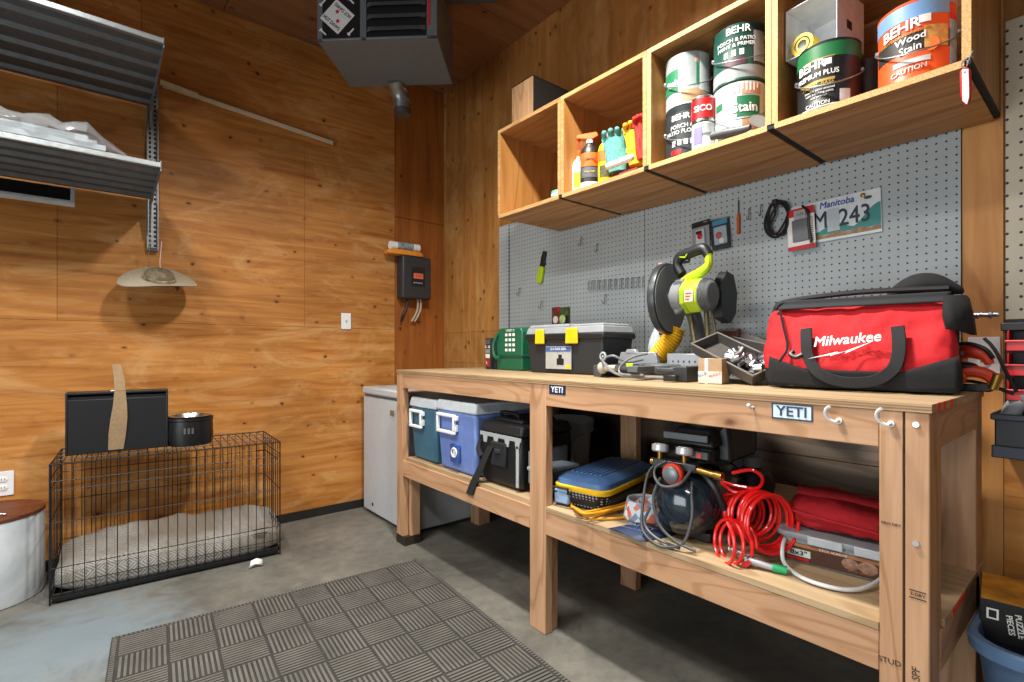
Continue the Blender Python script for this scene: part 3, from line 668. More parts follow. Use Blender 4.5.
mb = MB(); rs = [[(x - ww, y, z), (x + ww, y, z), (x + ww, y + .003, z), (x - ww, y + .003, z)] for (x, y, z), ww in zip([(.004, .0, hgt + .002), (.0, .02, hgt + .06), (-.012, .05, hgt + .13)], (.022, .021, .017))]; mb.rings(rs); mb.build('strap_loop', KHAKI, kc, .001)
mb = MB(); mb.cyl((-.035, .03, hgt - .002), (-.006, .03, hgt + .003), .007, n=10); mb.build('buckle', STEEL, kc)
fb = T('feeding_bowl', 'black drum-shaped feeding stand with steel bowl on the dog crate', 'bowl', (.392, 3.16, ch + .004), 0)
mb = MB(); mb.lathe([(.10, 0), (.10, .002), (.107, .05), (.104, .125), (.108, .13), (.108, .142), (.094, .142), (.092, .12), (.05, .06)], 40, cap0=True); mb.build('stand', plain('bowl_black', '#101113', .4, var=.5, scale=60), fb)
mb = MB(); mb.lathe([(.096, .146), (.099, .149), (.093, .151), (.086, .138), (.07, .100), (.03, .09), (.001, .09)], 40, cap0=False); mb.build('steel_bowl', STEEL, fb)
text('BELLA', .03, I4, LGREY, fb, bend=(.1065, -PI / 2 - .5, .07), bold=.0) if False else None
mb = MB(); 
for i in range(3):
    mb.patch(.1064, -1.95 + i * .16, -1.86 + i * .16, .065, .095, 4)
mb.build('print_mark', plain('bowl_print', '#4c4e50', .6), fb)

# round white tub with wooden lid at the left edge
tb = T('storage_tub', 'round white tub with a brown wooden lid at the left wall', 'tub', (-.385, 3.245, 0))
def marble():
    m, nt, b = newmat('tub_white'); tc = N(nt, 'ShaderNodeTexCoord'); n = N(nt, 'ShaderNodeTexNoise', Scale=4.0, Detail=5.0, Distortion=1.5); L(nt, tc.outputs['Object'], n.inputs['Vector'])
    L(nt, ramp(nt, [(.35, rgb('#a9b2b9')), (.6, rgb('#c3cacf'))], n.outputs['Fac']).outputs['Color'], b.inputs['Base Color']); b.inputs['Roughness'].default_value = .4; return m
mb = MB(); mb.lathe([(.196, 0), (.203, .004), (.206, .02), (.208, .36), (.204, .372)], 56); mb.build('body', marble(), tb)
mb = MB(); mb.lathe([(.204, .3725), (.209, .374), (.209, .386), (.206, .389)], 56); mb.build('lid', wood('lid_wood', '#5a2c17', '#7d4524', 'x', .6, .03, 1.2, seed=21), tb)
mb = MB(); mb.tube(spline([(.02, -.12, .391), (.03, -.12, .402), (.05, -.118, .403), (.085, -.115, .394), (.075, -.112, .392)], 5), .004, 8); mb.box(.0, .03, -.128, -.112, .3892, .396); mb.build('lid_catch', STEEL, tb)

# wall plates
def plate(name, label, cat, p, rz, w, h, kind):
    o = T(name, label, cat, p, rz)
    MB().box(-w / 2, w / 2, -.006, 0, -h / 2, h / 2).build('cover_plate', WHITE, o, .002)
    if kind == 'outlet':
        for z in (-.02, .02):
            s = MB(); s.lathe([(.016, 0), (.016, .003), (.014, .004)], 24, 0, TR(0, -.006, z, PI / 2), sy=.85); q = s.build('socket', PAPER, o)
            for x in (-.006, .006): MB().box(x - .001, x + .001, -.0115, -.0095, z - .002, z + .007).build('slot', BLACK, q)
    else:
        MB().box(-.005, .005, -.008, -.006, -.012, .012).build('toggle_slot', LGREY, o); MB().box(-.003, .003, -.016, -.006, 0, .008, 0, TR(0, 0, 0, -.3)).build('toggle', WHITE, o, .001)
    return o
plate('electric_outlet', 'white electric outlet low on the end wall at the left edge', 'outlet', (-.34, YL - .0005, .468), 0, .075, .118, 'outlet')
plate('light_switch', 'white switch plate on the plywood end wall right of the hat', 'switch', (1.354, YL - .0005, 1.316), 0, .068, .112, 'switch')
p = at(987, 348, X=XR - .012); plate('electric_outlet', 'white outlet plate on the pine strip behind the red tools', 'outlet', (XR - .0125, .279, 1.096), RW, .075, .12, 'outlet')

# inverter box with display and rolled papers on top
iv = T('inverter_box', 'black wall-mounted charger box with small red display and hanging cables', 'charger', (1.862, YL + .0035, 1.497), 0)
MB().box(-.122, .118, -.10, 0, .0, .315).build('housing', DARK, iv, .012)
MB().box(-.055, .06, -.104, -.10, .095, .235).build('display_bezel', BLACK, iv, .003)
MB().box(-.035, .045, -.1055, -.104, .15, .19).build('display', plain('disp', '#c86a50', .4), iv); text('4.15', .03, front(.005, -.1062, .17), RED, iv, 'display_digits', bold=.02)
for i in range(4): MB().box(-.035 + .02 * i, -.022 + .02 * i, -.1055, -.104, .115, .122).build('button', LGREY, iv)
mb = MB(); mb.tube(spline([(-.06, -.05, .002), (-.065, -.05, -.06), (-.095, -.045, -.13), (-.095, -.03, -.17)], 6), .011); mb.build('cable', BLACK, iv)
for dx in (.03, .055): mb = MB(); mb.tube(spline([(dx, -.05, .002), (dx - .002, -.05, -.07), (dx - .025, -.045, -.13), (dx - .045, -.035, -.165)], 6), .008); mb.build('cable', plain('cable_beige', '#a89c86', .5), iv)
rp = T('paper_roll', 'rolled white leaflet resting on the orange pouch above the wall box', 'paper', (1.80, YL - .055, 1.88), 0)
mb = MB(); mb.cyl((-.14, 0, 0), (.10, .01, .005), .030, n=16); mb.build('roll', PAPER, rp)
mb = MB(); mb.cyl((-.09, -.001, 0.002), (.04, .006, .004), .0305, n=16); mb.build('print_band', plain('print_grey', '#8b97a0', .7, var=.5, scale=60), rp)
op = MB(); op.rings([[(x, -.04 * s, 0), (x, .04 * s, 0), (x, .042 * s, .032 * s), (x, -.042 * s, .034 * s)] for x, s in ((-.16, .8), (-.13, 1), (0, 1.05), (.10, 1), (.13, .6))])
o = op.build('orange_pouch', plain('pouch_orange', '#d98a2c', .6), None, .004); o.location = (1.79, YL - .055, 1.815); tag(o, 'flat orange padded pouch lying on top of the black wall box', 'pouch')
# chest freezer in the corner
fz = T('chest_freezer', 'white chest freezer in the corner behind the workbench leg', 'freezer', (1.72, 3.05, 0))
FM = plain('freezer_white', '#b9bfc4', .4, var=.04)
MB().box(1.448 - 1.72, 2.04 - 1.72, 2.72 - 3.05, 3.38 - 3.05, .02, .795).build('cabinet', FM, fz, .008)
MB().box(1.44 - 1.72, 2.05 - 1.72, 2.715 - 3.05, 3.385 - 3.05, .812, .862).build('lid', FM, fz, .012)
MB().box(1.455 - 1.72, 2.03 - 1.72, 2.73 - 3.05, 3.37 - 3.05, .795, .812).build('gasket', plain('gasket', '#5c5f62', .7), fz)
MB().box(-.2, .1, .1, .25, .862, .868).build('lid_panel', LGREY, fz, .002)
MB().box(-.278, -.271, -.14, -.09, .70, .735).build('lock_badge', plain('badge', '#7a6a52', .5), fz, .002)
mb = MB()
for x in (-.23, .27):
    for y in (-.28, .28): mb.cyl((x, y, 0), (x, y, .022), .02)
mb.build('feet', BLACK, fz)
MB().cyl((-.2735, .18, .075), (-.271, .18, .075), .012).build('drain_plug', DARK, fz)

# rubber floor mat: basket-weave ribs
def mat_mesh():
    mb = MB(); w, l, t = 1.27, 1.9, .153
    mb.box(0, w, -l, 0, 0.0005, .007)
    nx, ny = 8, 12; mx = .023
    for i in range(nx):
        for j in range(ny):
            x0 = mx + i * t; y0 = -mx - (j + 1) * t
            for k in range(9):
                p = .008 + k * .0163
                if (i + j) % 2: mb.box(x0 + p, x0 + p + .0085, y0 + .004, y0 + t - .004, .007, .0105, 1)
                else: mb.box(x0 + .004, x0 + t - .004, y0 + p, y0 + p + .0085, .007, .0105, 1)
    for k in range(130):
        for (a, b, c, d) in ((.004, .018, -.012 - k * .0144 - .004, -.012 - k * .0144 + .004), (w - .018, w - .004, -.012 - k * .0144 - .004, -.012 - k * .0144 + .004)): mb.box(a, b, c, d, .007, .0095, 1)
    for k in range(86): mb.box(.012 + k * .0146, .020 + k * .0146, -.018, -.004, .007, .0095, 1)
    o = mb.build('floor_mat', [plain('mat_rubber', '#302f2e', .9, var=.25, scale=9), plain('mat_rib', '#5a5752', .9, var=.22, scale=7)])
    o.location = (.052, 2.485, 0); o.rotation_euler.z = -.075; return o
tag(mat_mesh(), 'dark grey basket-weave rubber mat on the concrete before the workbench', 'mat')
# ================================================================== things on the bench top (z = 1.0)
def rw(p): return Vector(p)
# spray paint style tin carton
o = T('paint_carton', 'small striped paint carton at the far left end of the bench top', 'carton', (1.87, 2.43, BZ + .001), RW - .3)
o.scale = (.8, 1, 1.2)
MB().box(-.05, .05, -.045, .045, 0, .155).build('carton_body', plain('carton_dark', '#2a2a2e', .5), o, .002)
for z0, z1, m in ((.012, .05, plain('lab_red', '#9e2a28', .5)), (.055, .075, PAPER), (.08, .10, plain('lab_grey', '#8d9296', .5)), (.105, .118, PAPER), (.125, .148, plain('lab_char', '#54575c', .5))):
    MB().box(-.046, .046, -.0458, -.045, z0, z1).build('printed_label', m, o)
text('SPRAY', .02, front(0, -.0462, .111), BLACK, o, bold=.02); text('1 L', .02, front(-.02, -.0462, .03), PAPER, o, bold=.02)

# green tool case
o = T('drill_case', 'dark green plastic tool case with white icons beside the paint carton', 'tool case', (1.86, 2.205, BZ + .001), RW - .05)
o.scale = (1.15, 1, 1.42)
mb = MB(); mb.prism([(-.105, .01), (-.10, 0), (.10, 0), (.105, .01), (.105, .15), (.09, .168), (-.08, .168), (-.105, .145)], -.06, .06); mb.build('case_shell', GREEN, o, .006)
mb = MB(); mb.prism([(-.108, .05), (.108, .05), (.108, .062), (-.108, .062)], -.064, .064); mb.build('seam_band', plain('green_dark', '#0a4430', .45), o, .003)
mb = MB(); mb.tube(spline([(-.09, -.068, .145), (-.115, -.075, .10), (-.10, -.078, .055), (-.06, -.075, .05)], 5), .008); mb.build('handle', GREEN, o)
for i in range(3):
    for j in range(4): MB().box(-.03 + i * .03, -.012 + i * .03, -.0612, -.0598, .075 + j * .02, .086 + j * .02).build('icon', PAPER, o)
text('TOOLKIT 12', .013, front(.01, -.0614, .157), PAPER, o)

# black tool box with grey lid
o = T('toolbox', 'black toolbox with grey lid and two yellow latches on the bench', 'toolbox', (1.845, 1.725, BZ + .001), RW + .02)
o.scale = (1.1, 1, 1.22)
L2, D2 = .232, .115
mb = MB(); mb.rings([[(-L2 + .022, -D2 + .015, 0), (L2 - .022, -D2 + .015, 0), (L2 - .022, D2 - .015, 0), (-L2 + .022, D2 - .015, 0)], [(-L2 + .004, -D2 + .004, .145), (L2 - .004, -D2 + .004, .145), (L2 - .004, D2 - .004, .145), (-L2 + .004, D2 - .004, .145)]]); mb.build('box_body', plain('tb_black', '#222529', .5), o, .006)
MB().box(-L2 - .004, L2 + .004, -D2 - .004, D2 + .004, .135, .158).build('rim', BLACK, o, .006)
mb = MB(); mb.box(-L2, L2, -D2, D2, .158, .185, 0, top=(.008, .008)); mb.box(-L2 + .01, .03, -D2 + .012, D2 - .012, .185, .197, 0, top=(.006, .006)); mb.box(.045, L2 - .01, -D2 + .012, D2 - .012, .185, .194, 0, top=(.006, .006)); mb.build('lid', plain('tb_lid', '#8e9397', .5), o, .004)
for x in (-.16, .03): MB().box(x, x + .072 - (.0 if x > 0 else .012), -D2 - .012, -D2 - .002, .118, .178, 0, top=(.004, 0)).build('latch', YEL, o, .004)
q = MB().box(-.10, .055, -D2 + .0045, -D2 + .008, .018, .108, 0, TR(0, -.002, 0)).build('photo_label', plain('tb_label', '#a3a5a0', .5), o)
MB().box(-.098, .053, -D2 + .0005, -D2 + .003, .088, .106).build('label_header', plain('tb_lab_blue', '#3f5d94', .5), q); text('22 in TOOL BOX', .013, front(-.022, -D2 + .0002, .097), PAPER, q)
mb = MB(); mb.box(-.03, .012, -D2 + .001, -D2 + .003, .035, .06).box(-.02, 0, -D2 + .001, -D2 + .003, .06, .075); mb.build('label_picture', BLACK, q)
MB().box(.025, .05, -D2 + .001, -D2 + .003, .02, .034).build('label_tag', YEL, q)

# --- mitre saw
sw = T('mitre_saw', 'lime and grey mitre saw with yellow dust hose on the bench', 'saw', (1.80, 1.18, BZ + .001), RW)
sw.scale = (.78, 1, 1)
GB = plain('saw_grey', '#6d7276', .45, .3); ALU = plain('saw_alu', '#a3a9b0', .4, .5)
mb = MB(); mb.box(-.33, .27, -.10, .10, .014, .05); mb.box(-.36, -.30, -.14, .12, 0, .05); mb.box(.19, .25, -.19, .12, 0, .056); mb.box(-.30, .19, -.13, -.10, .03, .046)
mb.build('base', plain('saw_base', '#3f4347', .55), sw, .004)
MB().box(.185, .255, -.192, -.188, .006, .05).build('base_pocket', DARK, sw)
mb = MB(); mb.lathe([(.13, .02), (.135, .03), (.135, .055), (.128, .060)], 40); mb.box(-.03, .03, -.24, -.1, .03, .052); mb.build('turntable', plain('saw_turn', '#54585b', .5), sw, .002)
mb = MB(); mb.box(-.33, -.06, -.005, .02, .052, .105, 0, top=(.02, .003)).box(-.28, -.20, -.005, .02, .10, .118, 0, top=(.012, .003)); mb.build('fence', ALU, sw, .003)
mb = MB(); mb.box(.04, .25, -.06, -.03, .05, .10, 0); mb.build('fence', ALU, sw, .003)
for i in range(6):
    MB().cyl((.075 + i * .03, -.0615, .07), (.075 + i * .03, -.0595, .07), .004, n=10).build('fence_hole', BLACK, sw)
MB().box(-.14, -.10, -.135, -.128, .045, .06).build('detent_lever', LIME, sw, .002)
mb = MB(); mb.ball((-.27, -.16, .04), .026, sy=1, n=20); mb.cyl((-.25, -.16, .038), (-.19, -.15, .04), .013); mb.build('clamp_knob', plain('knob_white', '#aaa69c', .5), sw)
mb = MB(); mb.tube(spline([(-.30 + .018 * math.cos(a), -.13, .086 + .016 * math.sin(a)) for a in [2 * PI * i / 14 for i in range(14)]], 2, True), .005, 8, closed=True); mb.ball((-.30, -.13, .086), .006); mb.build('hold_ring', LGREY, sw)
# guard + blade: disc in the y-z plane
gc = (-.035, .03, .325)
UP = Matrix.Translation((.085, 0, -.012)); UH = Matrix.Translation((.085, 0, .035)) @ Matrix.Scale(.85, 4)
RM = Matrix.Translation(gc) @ Matrix.Rotation(.15, 4, 'Z') @ Matrix.Rotation(PI / 2, 4, 'Y')
mb = MB(); n = 44; a0, a1 = math.radians(0), math.radians(360)
mb.lathe([(.03, -.022), (.138, -.022), (.146, -.016), (.148, 0), (.146, .018), (.138, .022), (.11, .022), (.108, .004), (.03, .004)], 48, 0, RM, cap0=True, cap1=True); mb.build('blade_guard', plain('guard_grey', '#3b3f43', .35, .4), sw)
mb = MB(); mb.lathe([(.128, .0225), (.138, .0225), (.138, .024), (.128, .024)], 48, 0, RM); mb.build('guard_rim', GREY, sw)
MB().lathe([(.02, .006), (.106, .006), (.106, .008), (.02, .008)], 48, 0, RM).build('saw_blade', STEEL, sw)
mb = MB(); mb.lathe([(.143, -.0), (.1495, -.008), (.1495, .008)], 10, 0, RM) if False else None
MB().box(-.012, .012, -.0, .03, .0, .006, 0, Matrix.Translation((gc[0] - .02, gc[1] - .03, gc[2] + .142)) ).build('warning_dot', plain('warn_pink', '#d98a86', .5), sw, .002)
mb = MB(); mb.box(-.1, -.04, -.02, .0, 0, 0); 
mb = MB(); mb.prism([(-.05, .34), (.0, .40), (.05, .40), (.05, .28), (0, .26)], -.06, .07, 0, UP); mb.build('gear_case', plain('saw_grey2', '#5f6468', .45, .2), sw, .008)
mb = MB(); mb.rings([[(r * math.cos(a), r * math.sin(a), z) for r, z in ((.045, .0085), (.085, .0085), (.085, .012), (.045, .012))] for a in [math.radians(20 + 8 * i) for i in range(16)]], 0, RM); mb.build('lower_guard', plain('lime_guard', '#8fa01c', .35), sw)
# motor along x
mb = MB(); MM = UP @ Matrix.Translation((.0, -.015, .335)) @ Matrix.Rotation(PI / 2, 4, 'Y') @ Matrix.Rotation(.1, 4, 'Z')
mb.lathe([(.045, -.03), (.062, -.02), (.064, .03), (.06, .035)], 24, 0, MM); mb.build('motor_neck', plain('saw_grey3', '#75797d', .5), sw)
mb = MB(); mb.lathe([(.060, .036), (.068, .038), (.068, .122), (.062, .126)], 8, 0, MM @ Matrix.Rotation(PI / 8, 4, 'Z')); mb.build('motor_housing', LIME, sw, .006)
mb = MB(); mb.lathe([(.069, .038), (.072, .04), (.072, .062), (.069, .064)], 8, 0, MM @ Matrix.Rotation(PI / 8, 4, 'Z')); mb.build('motor_collar', plain('lime2', '#9db818', .45), sw, .003)
mb = MB(); mb.lathe([(.058, .126), (.062, .128), (.056, .160), (.044, .172), (.02, .176)], 24, 0, MM); mb.build('motor_end', plain('saw_mid', '#5c6064', .5), sw)
for i in range(5): mb = MB(); mb.lathe([(.055, .132 + i * .006), (.0645 - i * .0012, .133 + i * .006), (.0645 - i * .0012, .135 + i * .006), (.055, .136 + i * .006)], 24, 0, MM); mb.build('vent_rib', plain('saw_rib', '#6a6e70', .5), sw)
q = MB().box(.155, .20, -.0815, -.079, .295, .34).build('rating_label', plain('rate', '#b9b6ae', .5), sw)
for i in range(3): MB().box(.16, .18 + .006 * i, -.0822, -.0814, .302 + i * .011, .307 + i * .011).build('label_line', plain('lblred', '#a05040', .5), q)
mb = MB(); mb.rings([[(.205 + t, y, z) for y, z in ((.06, .24), (.13, .22), (.17, .26), (.18, .34), (.15, .41), (.10, .42), (.06, .38))] for t in (0, .045)]); mb.build('drive_cover', plain('saw_char2', '#1e2023', .5), sw)
# arm + carry handle
mb = MB(); mb.tube(spline([(-.01, .10, .05), (0, .11, .16), (.0, .08, .26), (.0, .02, .32)], 6), [.034] * 19, 10, 0, UP); mb.build('pivot_arm', plain('saw_grey', '#6d7276'), sw)
mb = MB(); mb.tube([(.0, .04, .30), (.075, .02, .055)], .010, 8, 0, UP); mb.tube([(.08, .06, .30), (.10, .06, .06)], .012, 8, 0, UP); mb.tube([(.10, .07, .30), (.15, .07, .06)], .007, 8, 0, UP); mb.build('support_rail', plain('rail_tan', '#857a5c', .4, .6), sw)
mb = MB(); mb.cyl((.08, .0, .055), (.085, .0, .095), .018, None, 20, 0, UP); mb.ball((.08, -.015, .09), .018, M=UP); mb.build('mitre_lock', plain('lock_yel', '#b6a03c', .5), sw)
mb = MB(); mb.tube(spline([(-.03, .0, .40), (.05, -.005, .425), (.13, -.005, .45), (.165, -.005, .475), (.162, -.005, .52)], 6), [.022] * 25, 10, 0, UH); mb.build('handle_frame', LIME, sw)
mb = MB(); mb.tube(spline([(.165, -.005, .515), (.13, -.005, .548), (.05, -.005, .54), (-.02, -.005, .525), (-.035, -.005, .49), (-.005, -.005, .445)], 6), .026, 12, 0, UH); mb.build('grip', BLACK, sw)
mb = MB(); mb.tube([(-.01, -.026, .525), (.03, -.026, .518), (.06, -.026, .545)], .004, 6, 0, UH); mb.build('trigger_trim', LIME, sw)
mb = MB(); mb.tube([(.05, -.005, .535), (.04, -.005, .50), (-.0, -.005, .50)], .007, 8, 0, UH); mb.build('trigger', BLACK, sw)
# dust hose (ribbed) and bag
P = spline([(-.03, .09, .21), (-.045, .08, .165), (-.085, .06, .115), (-.125, .05, .07)], 12); 
mb = MB(); mb.tube(P, [.042 + (.005 if i % 2 else 0) for i in range(len(P))], 18); mb.build('dust_hose', plain('hose_yel', '#d9a516', .5), sw)
mb = MB(); rs = [[(x + .03 + 1.15 * rx * math.cos(2 * PI * j / 16), .15 + ry * math.sin(2 * PI * j / 16), z) for j in range(16)] for x, z, rx, ry in ((-.22, .06, .03, .02), (-.23, .09, .06, .04), (-.215, .16, .065, .045), (-.18, .22, .05, .04), (-.15, .26, .03, .03))]
mb.rings(rs); mb.build('dust_bag', plain('bag_grey', '#b3bcc2', .85), sw, jitter=.01, sub=1)
q = MB().box(-.02, .02, -.001, 0, -.02, .02, 0, TR(-.13, .10, .20, 0, 0, -.2)).build('bag_badge', BLACK, sw); text('R', .034, front(-.13, .0985, .20), PAPER, q, bold=.02)
mb = MB(); mb.tube(spline([(-.13, -.03, .075), (-.18, -.09, .065), (-.23, -.13, .09), (-.30, -.13, .075), (-.25, -.18, .07), (-.17, -.20, .03), (-.08, -.205, .012), (.03, -.21, .012), (.12, -.215, .014), (.20, -.22, .012)], 8), .0055, 8); mb.build('power_cord', HOSEG, sw)
mb = MB(); mb.tube(spline([(-.02, -.12, .10), (-.07, -.17, .085), (-.12, -.19, .05), (-.10, -.205, .02), (.05, -.222, .02)], 8), .005, 8); mb.build('power_cord', HOSEG, sw)
MB().box(.17, .235, -.24, -.215, .003, .026).build('plug', BLACK, sw, .004)
# small carton
o = T('small_carton', 'little brown cardboard carton with white tape beside the saw base', 'carton', (1.635, .895, BZ + .001), RW + .12)
o.scale = (.85, 1, 1)
MB().box(-.047, .047, -.035, .035, 0, .085).build('carton_body', CARD, o, .001)
MB().box(-.02, -.008, -.0356, .0356, .0, .0856).build('tape', PAPER, o)
MB().box(-.047, .047, -.0358, -.035, .002, .042).build('print_panel', plain('print_panel', '#c9c4bb', .7), o); text('GLUE', .014, front(-.03, -.036, .03, .3), plain('lab_blue', '#31589c'), o); text('FRAGILE', .013, front(.02, -.036, .03, .3), RED, o)
# socket set: grey trays
SKT = plain('tray_grey', '#4b4845', .5)
def tray(name, label, loc, rz, w, d, h, fill, rx=0, ry=0):
    t = T(name, label, 'tool tray', loc, rz, 'socket set trays on the bench', rx=rx, ry=ry)
    mb = MB(); k = .004
    mb.box(-w, w, -d, d, 0, k).box(-w, w, -d, -d + k, 0, h).box(-w, w, d - k, d, 0, h).box(-w, -w + k, -d, d, 0, h).box(w - k, w, -d, d, 0, h); mb.build('tray_shell', SKT, t, .002)
    mb = MB(); mb.box(-w - .004, w + .004, -d - .004, -d + .002, h - .006, h).box(-w - .004, w + .004, d - .002, d + .004, h - .006, h).box(-w - .004, -w + .002, -d, d, h - .006, h).box(w - .002, w + .004, -d, d, h - .006, h); mb.build('tray_rim', plain('tray_rim', '#686460', .5), t, .001)
    fill(t); return t
def f_sock(t):
    random.seed(3)
    for i in range(30):
        r = random.uniform(.009, .016); x, y, z = random.uniform(-.0, .13), random.uniform(-.042, .042), .006 + r + random.uniform(0, .028)
        M = TR(x, y, z, random.uniform(-1.2, 1.2), random.uniform(.3, 1.6), random.uniform(0, 3)); mb = MB()
        mb.lathe([(r * .6, .015), (r * .6, -.002), (r * .72, -.014), (r, -.010), (r, .016), (r * .62, .016)], 16, 0, M, cap0=True, cap1=False)
        s = mb.build('socket', STEEL, None)
        s.parent = t
def f_parts(t):
    mb = MB(); mb.box(-.05, -.047, -.05, .05, .004, .03).box(.02, .023, -.05, .05, .004, .03).box(-.1, .1, -.002, .001, .004, .03); mb.build('divider', SKT, t)
    mb = MB(); mb.cyl((-.03, -.02, .02), (.01, -.03, .024), .011); mb.cyl((.03, .02, .02), (.07, .02, .026), .012); mb.build('socket', STEEL, t)
    MB().box(-.09, -.055, -.04, .03, .004, .05).build('insert', DARK, t, .002); MB().box(.03, .06, -.04, -.02, .01, .036).build('sticker', PAPER, t)
tray('socket_tray', 'long grey tray of loose chrome sockets leaning beside the red bag', (1.72, .868, BZ + .072), RW - .25, .14, .06, .042, f_sock, .38, .38)
tray('parts_tray', 'grey divided tray with a few chrome parts behind the small carton', (1.86, .885, BZ + .075), RW - .25, .12, .055, .06, f_parts, .2, .2)
o = MB().prism([(-.17, .0), (.17, 0), (.17, .055), (.14, .06), (-.14, .06), (-.17, .055)], 0, .022).box(-.15, .15, -.003, 0, .012, .045).build('tray_lid', plain('lid_grey2', '#55524f', .5), None, .003)
o.location = (1.99, .82, BZ + .0); o.rotation_euler = (-.25, -.0, RW - .35); tag(o, 'dark grey socket case lid leaning on the pegboard behind the trays', 'lid')
o.rotation_euler = Euler((-.2, .33, RW - .1)); o.location = (1.98, .84, BZ + .075)
o = T('wooden_tray', 'small red-brown open box leaning against the pegboard above the trays', 'box', at(727, 344, X=2.06), RW - .05, rx=.15)
MB().box(-.052, .052, 0, .03, 0, .004).box(-.052, .052, 0, .004, 0, .02).box(-.052, -.048, 0, .03, 0, .055).box(.048, .052, 0, .03, 0, .055).box(-.052, .052, .026, .03, 0, .055).build('box_shell', plain('brick_brown', '#7a4630', .6), o, .001)
MB().box(-.052, .052, -.002, .032, .055, .06).build('box_rim', plain('box_rim', '#6d6a66', .6), o)

# --- red tool bag
bag = T('tool_bag', 'large red and black fabric tool bag with white lettering on the bench', 'bag', (1.755, .500, BZ + .006), math.radians(-82))
def sect(x, w0, w1, h, sk=0):
    # y profile around: bottom front -> back ; returns ring (closed)
    P = [(-w0, .006), (-w0 * 1.02, .05), (-w0 * .9, .11), (-w0 * .66, .17), (-w1 - .004, h * .93), (-w1 * .5, h), (w1 * .5, h), (w1 + .004, h * .93), (w0 * .66, .17), (w0 * .9, .11), (w0 * 1.02, .05), (w0, .006), (w0 * .6, 0), (-w0 * .6, 0)]
    out = []
    for y, z in P:
        xx = x + sk * (z / .27); nz = noise.noise(Vector((x * 7, y * 8, z * 9))) * .014
        out.append((xx + nz * .4, y + nz, max(0, z + nz * .5) if z > .02 else z))
    return out
xs = [(-.238, .085, .02, .25, -.006), (-.230, .115, .034, .262, -.008), (-.17, .13, .04, .268, -.004), (-.1, .135, .04, .266, 0), (0, .135, .04, .268, 0), (.1, .135, .04, .270, 0), (.17, .132, .04, .275, -.006), (.222, .115, .036, .27, -.016), (.234, .08, .02, .25, -.03)]
def bm_(i, j): return 1 if j in (0, 10, 11, 12, 13) else (2 if j in (4, 5, 6) else 0)
REDB = plain('bag_red', '#b90d18', .8, var=.08, scale=90, bmp=.2)
mb = MB(); mb.rings([sect(*a) for a in xs], mfun=bm_); bb = mb.build('bag_body', [REDB, BFAB, BFAB], bag, sub=3, smooth=80)
def wrinkle(o, size, strength):
    t = bpy.data.textures.new('folds', 'CLOUDS'); t.noise_scale = size; t.noise_depth = 2
    d = o.modifiers.new('folds', 'DISPLACE'); d.texture = t; d.strength = strength; d.mid_level = .5
wrinkle(bb, .075, .026)
def curve_on(x): # front surface y at height z
    return 0
def fy(z): 
    T_ = [(0, -.138), (.05, -.140), (.11, -.124), (.17, -.094), (.25, -.05)]
    for (a, b), (c, d) in zip(T_, T_[1:]):
        if z <= c: return b + (d - b) * (z - a) / (c - a)
    return -.05
# lower black panel with swept upper edge, on the front
def panel(name, outline_fn, m, x0, x1, off=.004, n=40):
    rows = []
    for i in range(n + 1):
        x = x0 + (x1 - x0) * i / n; za, zb = outline_fn(x); rows.append([(x, fy(z) - off - .006 * (1 - (x / .23) ** 4) + .05 * max(0, abs(x) - .17) ** 1 * 3 * .35, z) for z in [za + (zb - za) * k / 6 for k in range(7)]])
    mb = MB(); mb.rings(rows, closed=False); o = mb.build(name, m, bag, smooth=80)
    s = o.modifiers.new('thick', 'SOLIDIFY'); s.thickness = .004; return o
def low(x):
    t = abs(x + .0) 
    return (.002, .052 if t < .11 else .052 + (t - .11) * .38)
panel('base_panel', low, BFAB, -.212, .222, .011)
panel('top_band', lambda x: (.236, .262), plain('band_grey', '#26282c', .85), -.215, .205, .011)
mb = MB(); mb.tube(spline([(-.20, -.075, .235), (-.185, -.10, .19), (-.165, -.128, .12), (-.175, -.146, .085), (-.215, -.135, .03)], 6), .0035, 6); mb.build('piping', BFAB, bag)
mb = MB(); mb.tube(spline([(-.145, -.142, .105), (-.15, -.150, .095), (-.135, -.154, .088), (-.12, -.150, .096)], 5), .007, 8); mb.build('strap_ring', BLACK, bag)
# front carry handle
def strap(pts, w, name, th=.004):
    P = spline(pts, 8); rs = []
    for i, p in enumerate(P):
        t = (P[min(i + 1, len(P) - 1)] - P[max(i - 1, 0)]).normalized(); nrm = Vector((0, -1, 0)); s_ = t.cross(nrm).normalized(); nn = s_.cross(t).normalized()
        rs.append([p - s_ * w - nn * th, p + s_ * w - nn * th, p + s_ * w + nn * th, p - s_ * w + nn * th])
    mb = MB(); mb.rings(rs); return mb.build(name, plain('strap_black', '#17181b', .85, var=.15, scale=90), bag, .002, smooth=60)
strap([(-.118, -.112, .172), (-.113, -.134, .135), (-.105, -.150, .09), (-.075, -.168, .045), (-.02, -.172, .022), (.05, -.170, .026), (.09, -.162, .055), (.102, -.150, .09), (.103, -.134, .13), (.098, -.112, .172)], .015, 'carry_handle')
strap([(-.10, .118, .172), (-.105, .13, .20), (-.04, .15, .255), (.04, .15, .255), (.1, .13, .20), (.09, .11, .172)], .015, 'carry_handle')
MLET = plain('bag_white', '#eceae8', .7)
def frb(x, z, off=.029): 
    y = fy(z) - off; tilt = math.atan2(.03, .06)
    return Matrix.Translation((x, y, z)) @ Matrix.Rotation(-tilt * .9, 4, 'X') @ Matrix.Rotation(math.radians(-6), 4, 'Y') @ FR
text('Milwaukee', .043, frb(-.015, .138), MLET, bag, 'lettering', bold=.016, sx=.86, shear=.22)
mb = MB(); M = frb(-.03, .103); M2 = M @ Matrix(((1, 0, 0, 0), (0, 0, 1, 0), (0, 1, 0, 0), (0, 0, 0, 1)))
